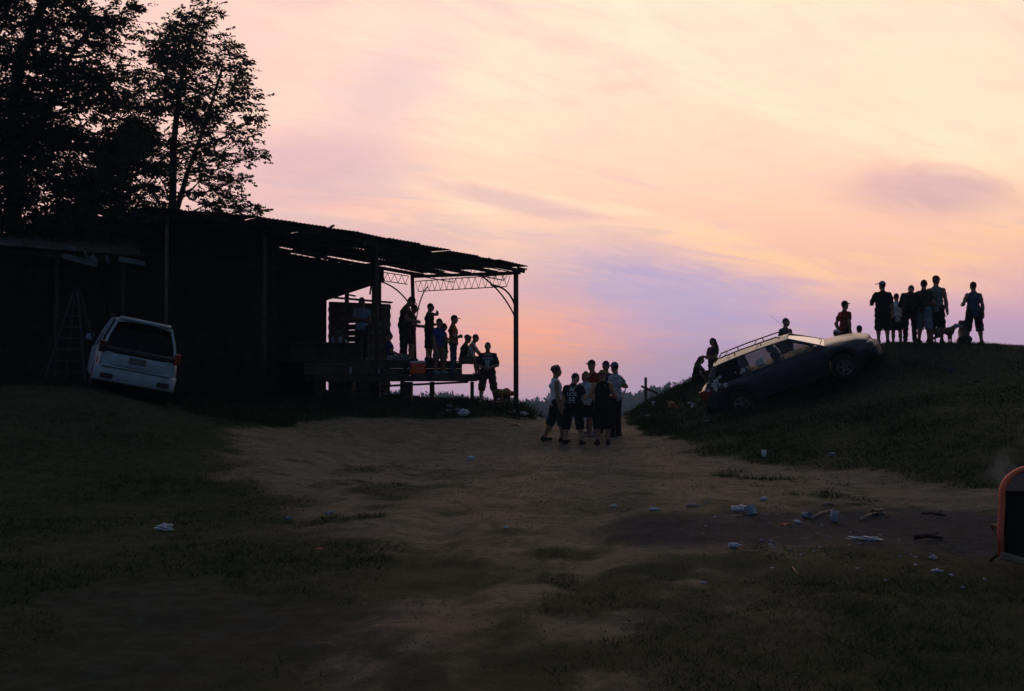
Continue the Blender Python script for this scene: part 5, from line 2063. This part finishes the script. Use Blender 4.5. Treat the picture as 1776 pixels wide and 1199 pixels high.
def cup(label, pos, h, r_, m, lying=None, name='cup', grp=None, cat='cup'):
    bm = MB().lathe([(r_ * .72, 0), (r_ * .76, h * .05), (r_, h), (r_ * .93, h), (r_ * .68, h * .08)], 12)
    me = make_mesh(name, bm.v, bm.f, m, True)
    o = link(name, me, None, pos)
    if lying is not None:
        o.rotation_euler = (R(88), 0, lying)
        o.location.z += r_ * .8
    return tag(o, label, cat, grp)


def bottle(label, pos, h, r_, m, yaw=None, name='bottle', grp=None):
    bm = MB().lathe([(r_ * .8, 0), (r_, h * .03), (r_, h * .58), (r_ * .9, h * .66), (r_ * .38, h * .80), (r_ * .34, h * .95), (r_ * .42, h * .96), (r_ * .42, h)], 12)
    o = link(name, make_mesh(name, bm.v, bm.f, m, True), None, pos)
    if yaw is not None:
        o.rotation_euler = (R(90), 0, yaw)
        o.location.z += r_ * .9
    return tag(o, label, 'bottle', grp)


zc_ = 2.545
cup('tall pale cup at the left end of the counter', tuple(S(s_at(577, 1.6), 1.6, zc_)), .15, .045, PALEB)
cup('wide pale cup in the middle of the counter', tuple(S(s_at(590, 1.6), 1.6, zc_)), .16, .065, PALEB)
cup('small white cup at the right end of the counter', tuple(S(s_at(600, 1.6), 1.6, zc_)), .09, .04, PAPERM)
cup('pale blue cup on the stage below the brick wall', tuple(S(s_at(656, .5), .5, ZL)), .13, .045, PALEB)
bottle('small bottle on the lower step at the left of the stage', tuple(S(s_at(608, .3), .3, ZL)), .2, .034, PALEB)


def plate(label, pos, r_, m, tilt=0, grp=None):
    bm = MB().lathe([(r_ * .6, 0), (r_ * .65, .004), (r_, .022), (r_ * .98, .026), (r_ * .6, .009)], 16)
    o = link('plate', make_mesh('plate', bm.v, bm.f, m, True), None, pos)
    o.rotation_euler = (tilt, tilt * .4, 0)
    return tag(o, label, 'plate', grp)


plate('white plate at the right end of the stage', tuple(S(s_at(826, .2), .2, ZL + .005)), .14, PAPERM)


def carton(label, pos, size, m, yaw, tilt=0, name='carton', cat='box'):
    """an open cardboard box with a flap"""
    a, b, c = size
    o = empty(name, pos, yaw)
    o.rotation_euler = (tilt, 0, yaw)
    tag(o, label, cat)
    bm = MB()
    t = .008
    bm.box((0, 0, t / 2), (a, b, t))
    for sx in (-1, 1): bm.box((sx * (a / 2 - t / 2), 0, c / 2 + t * .5), (t, b, c))
    for sy in (-1, 1): bm.box((0, sy * (b / 2 - t / 2), c / 2 + t * .6), (a - 2.2 * t, t, c))
    bm.build('tray', m, o, world=False)
    fl = MB()
    fl.bar((0, b / 2, c + t), (0, b / 2 + c * .8, c + c * .5), a * .95, t)
    fl.build('flap', m, o, world=False)
    return o


def on(px, py, dz=0):
    p = hit(px, py)
    return (p.x, p.y, p.z + dz)


# ------------------------------------------------------------------ litter on the ground
heap('crumpled white bag on the dark grass at the far left', 'crumpled_bag', 'litter', on(283, 921), (.20, .13, .10), PAPERM, 11, .6)
heap('crumpled white bag at the foot of the bank', 'crumpled_bag', 'litter', on(803, 722), (.36, .26, .24), PAPERM, 12)
heap('small pale blue rag on the bank above the white bag', 'rag', 'litter', on(779, 706), (.20, .12, .10), PALEB, 13)
heap('small white scrap on the bank left of the white bag', 'paper_scrap', 'litter', on(777, 713), (.14, .10, .08), PAPERM, 14)
heap('pale bag on the bank just behind the white bag', 'crumpled_bag', 'litter', on(794, 713), (.18, .14, .11), PALEB, 15)
bottle('white plastic bottle lying near the end of the grass bank', on(903, 721), .26, .06, PAPERM, .9)
cup('small orange cup on the bank by the dog', on(881, 717), .10, .04, ORNG, 1.0)
cup('bright white cup on the bank right of the orange cup', on(888, 716), .10, .04, PAPERM, 2.0)
heap('orange wrapper on the dirt below the bank', 'wrapper', 'litter', on(893, 738), (.20, .12, .06), ORNG, 16)
heap('crumpled white paper alone in the middle of the dirt', 'paper_scrap', 'litter', on(816, 797), (.17, .11, .09), PAPERM, 17)
heap('pale scrap on the dirt at the heels of the curly haired person', 'paper_scrap', 'litter', on(953, 745), (.18, .12, .09), PAPERM, 18)
heap('pale rag at the foot of the mound by the path', 'rag', 'litter', on(1126, 723), (.26, .14, .09), PALEB, 19)
cup('bright white cup low on the mound slope', on(1133, 703), .12, .05, PAPERM)
carton('tan carton on the mound slope below the two long haired people', on(1166, 707), (.22, .14, .09), ORNG, .4, .3)
cup('tan cup just below the carton on the mound', on(1173, 710), .12, .05, ORNG, .4)
heap('white wrapper at the top of the litter near the car tail', 'wrapper', 'litter', on(1199, 700), (.24, .12, .07), PAPERM, 20)
heap('white paper lump in the litter near the car tail', 'paper_scrap', 'litter', on(1203, 704), (.17, .12, .10), PAPERM, 21)
bottle('white bottle lying lowest of the litter near the car tail', on(1198, 709), .24, .04, PAPERM, 1.5)
bottle('white bottle lying beside the car bumper', on(1223, 706), .22, .04, PAPERM, 1.1)
cup('white cup on the grass behind the car tail', on(1228, 680), .15, .06, PAPERM, .3)
heap('tiny white scrap on the slope in front of the car', 'paper_scrap', 'litter', on(1226, 731), (.12, .08, .06), PAPERM, 22)
cup('white cup at the edge between the dirt and the mound', on(1325, 793), .13, .05, PAPERM)
heap('grey scrap on the mound above the dirt edge', 'paper_scrap', 'litter', on(1442, 791), (.14, .11, .09), PALEB, 23)
heap('blue wrapper high on the mound grass below the people', 'wrapper', 'litter', on(1650, 644), (.14, .09, .06), mat('blue_litter', (.03, .05, .25), .8, .3), 24)
heap('small white scrap just below the car nose', 'paper_scrap', 'litter', on(1514, 621), (.09, .07, .06), PAPERM, 25)
# bonfire ash patch
carton('white foam tray at the back of the ash patch', on(1283, 886), (.17, .10, .03), PAPERM, .2)
carton('pale open box leaning beside the foam tray', on(1305, 893), (.10, .08, .10), PALEB, .8, -.4)
heap('brown crumpled paper in front of the foam tray', 'paper_scrap', 'litter', on(1279, 896), (.16, .08, .04), CARDB, 26)
bottle('white bottle lying at the far edge of the ash patch', on(1320, 869), 0.133, 0.027, PAPERM, 2.2)
bottle('white plastic bottle lying alone left of the ash patch', on(1264, 950), 0.117, 0.023, PAPERM, 1.6)
bottle('pale pink bottle lying left of the foam tray', on(1190, 880), 0.187, 0.023, mat('pink_litter', (.30, .24, .22), .8, .2), 1.65)
heap('white flat wrapper near the right of the ash patch', 'wrapper', 'litter', on(1502, 937), (.34, .14, .06), PAPERM, 27, -.15)
heap('orange brown carton scrap in the ash', 'wrapper', 'litter', on(1364, 912), (.16, .09, .05), ORNG, 28)
bottle('small white bottle beside the orange scrap', on(1377, 908), 0.086, 0.020, PAPERM, 1.2)
cup('pale bluish cup tipped in the ash', on(1393, 898), .10, .04, PALEB, .5)
cup('bluish crushed cup at the right of the ash', on(1448, 905), .11, .045, PALEB)
heap('brown crumpled carton at the back right of the ash', 'wrapper', 'litter', on(1518, 890), (.20, .12, .08), CARDB, 29)
heap('small pale wrapper at the far right of the ash', 'wrapper', 'litter', on(1740, 965), (.18, .09, .05), PALEB, 30)
heap('white paper lump at the near right of the ash', 'paper_scrap', 'litter', on(1617, 969), (.08, .06, .05), PAPERM, 31)
heap('white scrap below the white lump at the near right', 'paper_scrap', 'litter', on(1625, 991), (.11, .06, .04), PAPERM, 32)
heap('white scrap on the bare dirt right of centre', 'paper_scrap', 'litter', on(1218, 1013), (.07, .05, .04), PAPERM, 33)
heap('pale leaf shaped scrap on dark ground left of centre', 'paper_scrap', 'litter', on(573, 891), (.12, .06, .05), PALEB, 34)
heap('thin pale scrap left of the leaf shaped one', 'paper_scrap', 'litter', on(500, 899), (.12, .05, .04), PALEB, 35)
heap('orange scrap on the dirt in the left foreground', 'wrapper', 'litter', on(554, 953), (.10, .05, .03), ORNG, 36)
heap('white scrap on the dirt near the middle foreground', 'paper_scrap', 'litter', on(878, 916), (.07, .05, .04), PAPERM, 37)
heap('white scrap at the left tip of the ash patch', 'paper_scrap', 'litter', on(1064, 880), (.11, .07, .06), PAPERM, 38)
bottle('thin white bottle at the left part of the ash patch', on(1126, 886), 0.133, 0.019, PAPERM, 1.7)
for i, (a, b) in enumerate([(1224, 873), (1336, 944), (1340, 948), (1369, 954), (1339, 986), (1412, 957), (1490, 943), (1487, 986), (1536, 1007), (1560, 967), (1588, 967), (1588, 980), (1669, 1019), (1707, 1005),
                            (1347, 893), (1345, 878), (1180, 895), (1225, 913), (1271, 878), (1331, 893), (1426, 911), (1434, 930), (1337, 938), (1650, 998), (1708, 1006), (1240, 897)]):
    heap('tiny pale fleck of litter on the dark ash patch', 'litter_fleck', 'litter', on(a, b), (.042, .032, .026), PAPERM if i % 3 else PALEB, 50 + i, i)['group'] = 'tiny flecks of litter on the ash'
rf = random.Random(77)
for i in range(85):
    a, b = rf.gauss(1400, 150), rf.uniform(872, 965)
    if not 1090 < a < 1730: continue
    heap('tiny pale fleck of litter on the dark ash patch', 'litter_fleck', 'litter', on(a, b), (.034, .026, .020), rf.choice([PAPERM, PALEB, PALEB, CARDB]), 120 + i, i)['group'] = 'tiny flecks of litter on the ash'
# charred branches and boards
CHAR = mat('charred_wood', (.030, .026, .024), .95, .4, 9, .4)
PALEBR = mat('bare_pale_wood', (.24, .19, .15), .9, .3, 12, .3)
for (lab, pts, r_, m_) in [
        ('pale bent branch lying across the ash patch', [(1408, 902), (1424, 892), (1447, 886)], .016, PALEBR),
        ('pale stick at the back of the ash patch', [(1428, 879), (1447, 878)], .022, PALEBR),
        ('brown stick leaning to the right in the ash', [(1492, 904), (1520, 891)], .016, CARDB),
        ('thin curved twig on the grass in front of the ash', [(1375, 985), (1382, 996), (1395, 1001)], .006, CARDB),
        ('charred log at the right of the ash patch', [(1585, 936), (1635, 938)], .028, CHAR),
        ('thin charred stick behind the charred log', [(1600, 893), (1640, 897)], .018, CHAR)]:
    ps = [Vector(on(a, b, r_ * .8)) for a, b in pts]
    o = empty('branch', ps[0] - Vector((0, 0, r_)))
    ps2 = [p - Vector(o.location) for p in ps]
    bm = MB().tube([ps2[0]] + [ps2[0].lerp(ps2[-1], .45) + Vector((0, 0, r_ * .8)) if len(ps2) == 2 else ps2[1]] + [ps2[-1]], [r_, r_ * .9, r_ * .6], 7)
    bm.build('stem', m_, o, True, world=False)
    e = ps2[0].lerp(ps2[-1], .6)
    MB().tube([e, e + Vector((.09, .05, .05)) * min(r_ / .02, 1)], [r_ * .5, r_ * .25], 5).build('side_twig', m_, o, world=False)
    tag(o, lab, 'branch')

# broken post and plank on the far edge of the path
fp = P(1120, 690, 32.6)
po = empty('broken_post', (fp.x, fp.y, Hs(fp.x, fp.y)))
tag(po, 'short dark post with a tilted plank at the edge of the path', 'post')
z0_, z1_ = Hs(fp.x, fp.y) - .15, P(1120, 655, 32.6).z
MB().tube([(fp.x, fp.y, z0_), (fp.x, fp.y, z1_)], .045, 8).build('stake', STEEL, po)
MB().bar(P(1112, 670, 32.55), P(1141, 683, 32.55), .05, .07).build('plank', WOOD, po)
# unidentified shape at the right edge, given the form of a folding chair
def chair():
    p = hit(1772, 1000)
    o = empty('chair_like_object', (p.x + .21, p.y + .1, p.z), R(-6))
    o.scale = (1.12, 1.12, 1.06)
    tag(o, 'unidentified dark shape with orange edging at the right edge, built as a camp chair', 'chair')
    om = mat('orange_edging', (.62, .13, .06), .5, .2, 6)
    fm = mat('black_canvas', (.008, .008, .009), .9, .2, 12)
    bm_ = mat('beige_bar', (.22, .17, .11), .7, .2, 10)
    # back: rounded outline leaning to the rear
    top = .80
    out = []
    for k in range(25):
        a = math.pi * k / 24
        w = .27
        out.append(Vector((-w * math.cos(a), -.02 + .10 * math.sin(a) * .5, .52 + .28 * math.sin(a) ** .7)))
    out = [Vector((-.30, -.06, .14)), Vector((-.295, -.05, .34))] + out + [Vector((.295, -.05, .34)), Vector((.30, -.06, .14))]
    MB().tube(out, .024, 8).build('edging', om, o, True, world=False)
    vs, fs = [], []
    half = len(out) // 2
    ins = out
    for lay in (0, .012):
        for q in ins: vs.append((q.x * .985, q.y + .004 + lay, q.z - .008))
    n = len(ins)
    fs.append(tuple(range(n)))
    fs.append(tuple(range(2 * n - 1, n - 1, -1)))
    for k in range(n):
        fs.append((k, (k + 1) % n, (k + 1) % n + n, k + n))
    MB().add(vs, fs).build('backrest', fm, o, world=False)
    up = [q for q in out if q.z > .60]
    nn = len(up)
    vs = [(q.x * .93, q.y - .012 - l_, .60 + (q.z - .60) * .90) for l_ in (0, .006) for q in up]
    fs = [tuple(range(nn)), tuple(range(2 * nn - 1, nn - 1, -1))] + [(k, (k + 1) % nn, (k + 1) % nn + nn, k + nn) for k in range(nn)]
    MB().add(vs, fs).build('head_panel', mat('pinkish_mesh_fabric', (.20, .13, .11), .9, .3, 12), o, world=False)
    MB().box((0, .22, .30), (.40, .44, .03)).build('seat', fm, o, world=False, bevel=.01)
    MB().bar((-.31, -.07, .15), (.0, -.10, .06), .05, .06).build('lower_bar', bm_, o, world=False, bevel=.015)
    MB().bar((.31, -.07, .15), (.02, -.10, .06), .05, .06).build('lower_bar', bm_, o, world=False, bevel=.015)
    for sx in (-1, 1):
        for y0, y1 in ((-.02, .46), (.48, -.04)):
            MB().tube([(sx * .20, y0, -.02), (sx * .18, y1, .30)], .012, 6).build('leg', TRIM, o, world=False)


chair()

# ------------------------------------------------------------------ smoke drifting off the ash
def smoke():
    p = hit(1655, 862)
    m = bpy.data.materials.new('smoke')
    m.use_nodes = True
    nt = m.node_tree
    nt.nodes.clear()
    q = NG(nt)
    t = q.n.new('ShaderNodeTexCoord')
    pv = q.n.new('ShaderNodeVolumePrincipled')
    pv.inputs['Color'].default_value = (.75, .78, .8, 1)
    n = q.noise(t.outputs['Object'], 2.6, 5, .62, .8)
    q.put(pv.inputs['Density'], q.m('MULTIPLY', q.ss(n, .45, .74), .8))
    o_ = q.n.new('ShaderNodeOutputMaterial')
    q.l.new(pv.outputs[0], o_.inputs['Volume'])
    pts = [(0, 0, .0), (.16, .03, .12), (.50, .06, .20), (.95, .1, .42), (1.5, .1, .85), (2.2, .1, 1.3)]
    rad = [.04, .11, .20, .30, .42, .50]
    bm = MB().tube([Vector(a) for a in pts], rad, 12)
    ob = bm.build('smoke', m, None, True)
    ob.location = (p.x, p.y, p.z + .06)
    tag(ob, 'thin grey smoke drifting from the burnt ground at the right', 'smoke', kind='stuff')


smoke()

# ------------------------------------------------------------------ haze in the valley air
hz = MB().box((0, 300, -18.5), (1320, 900, 73)).build('haze', None)
hm = bpy.data.materials.new('haze_air')
hm.use_nodes = True
hm.node_tree.nodes.clear()
pv = hm.node_tree.nodes.new('ShaderNodeVolumePrincipled')
pv.inputs['Color'].default_value = (.34, .60, 1.0, 1)
pv.inputs['Density'].default_value = .00055
pv.inputs['Anisotropy'].default_value = .35
ho = hm.node_tree.nodes.new('ShaderNodeOutputMaterial')
hm.node_tree.links.new(pv.outputs[0], ho.inputs['Volume'])
hz.data.materials.clear()
hz.data.materials.append(hm)
tag(hz, 'pale blue evening haze over the valley', 'haze', kind='stuff')
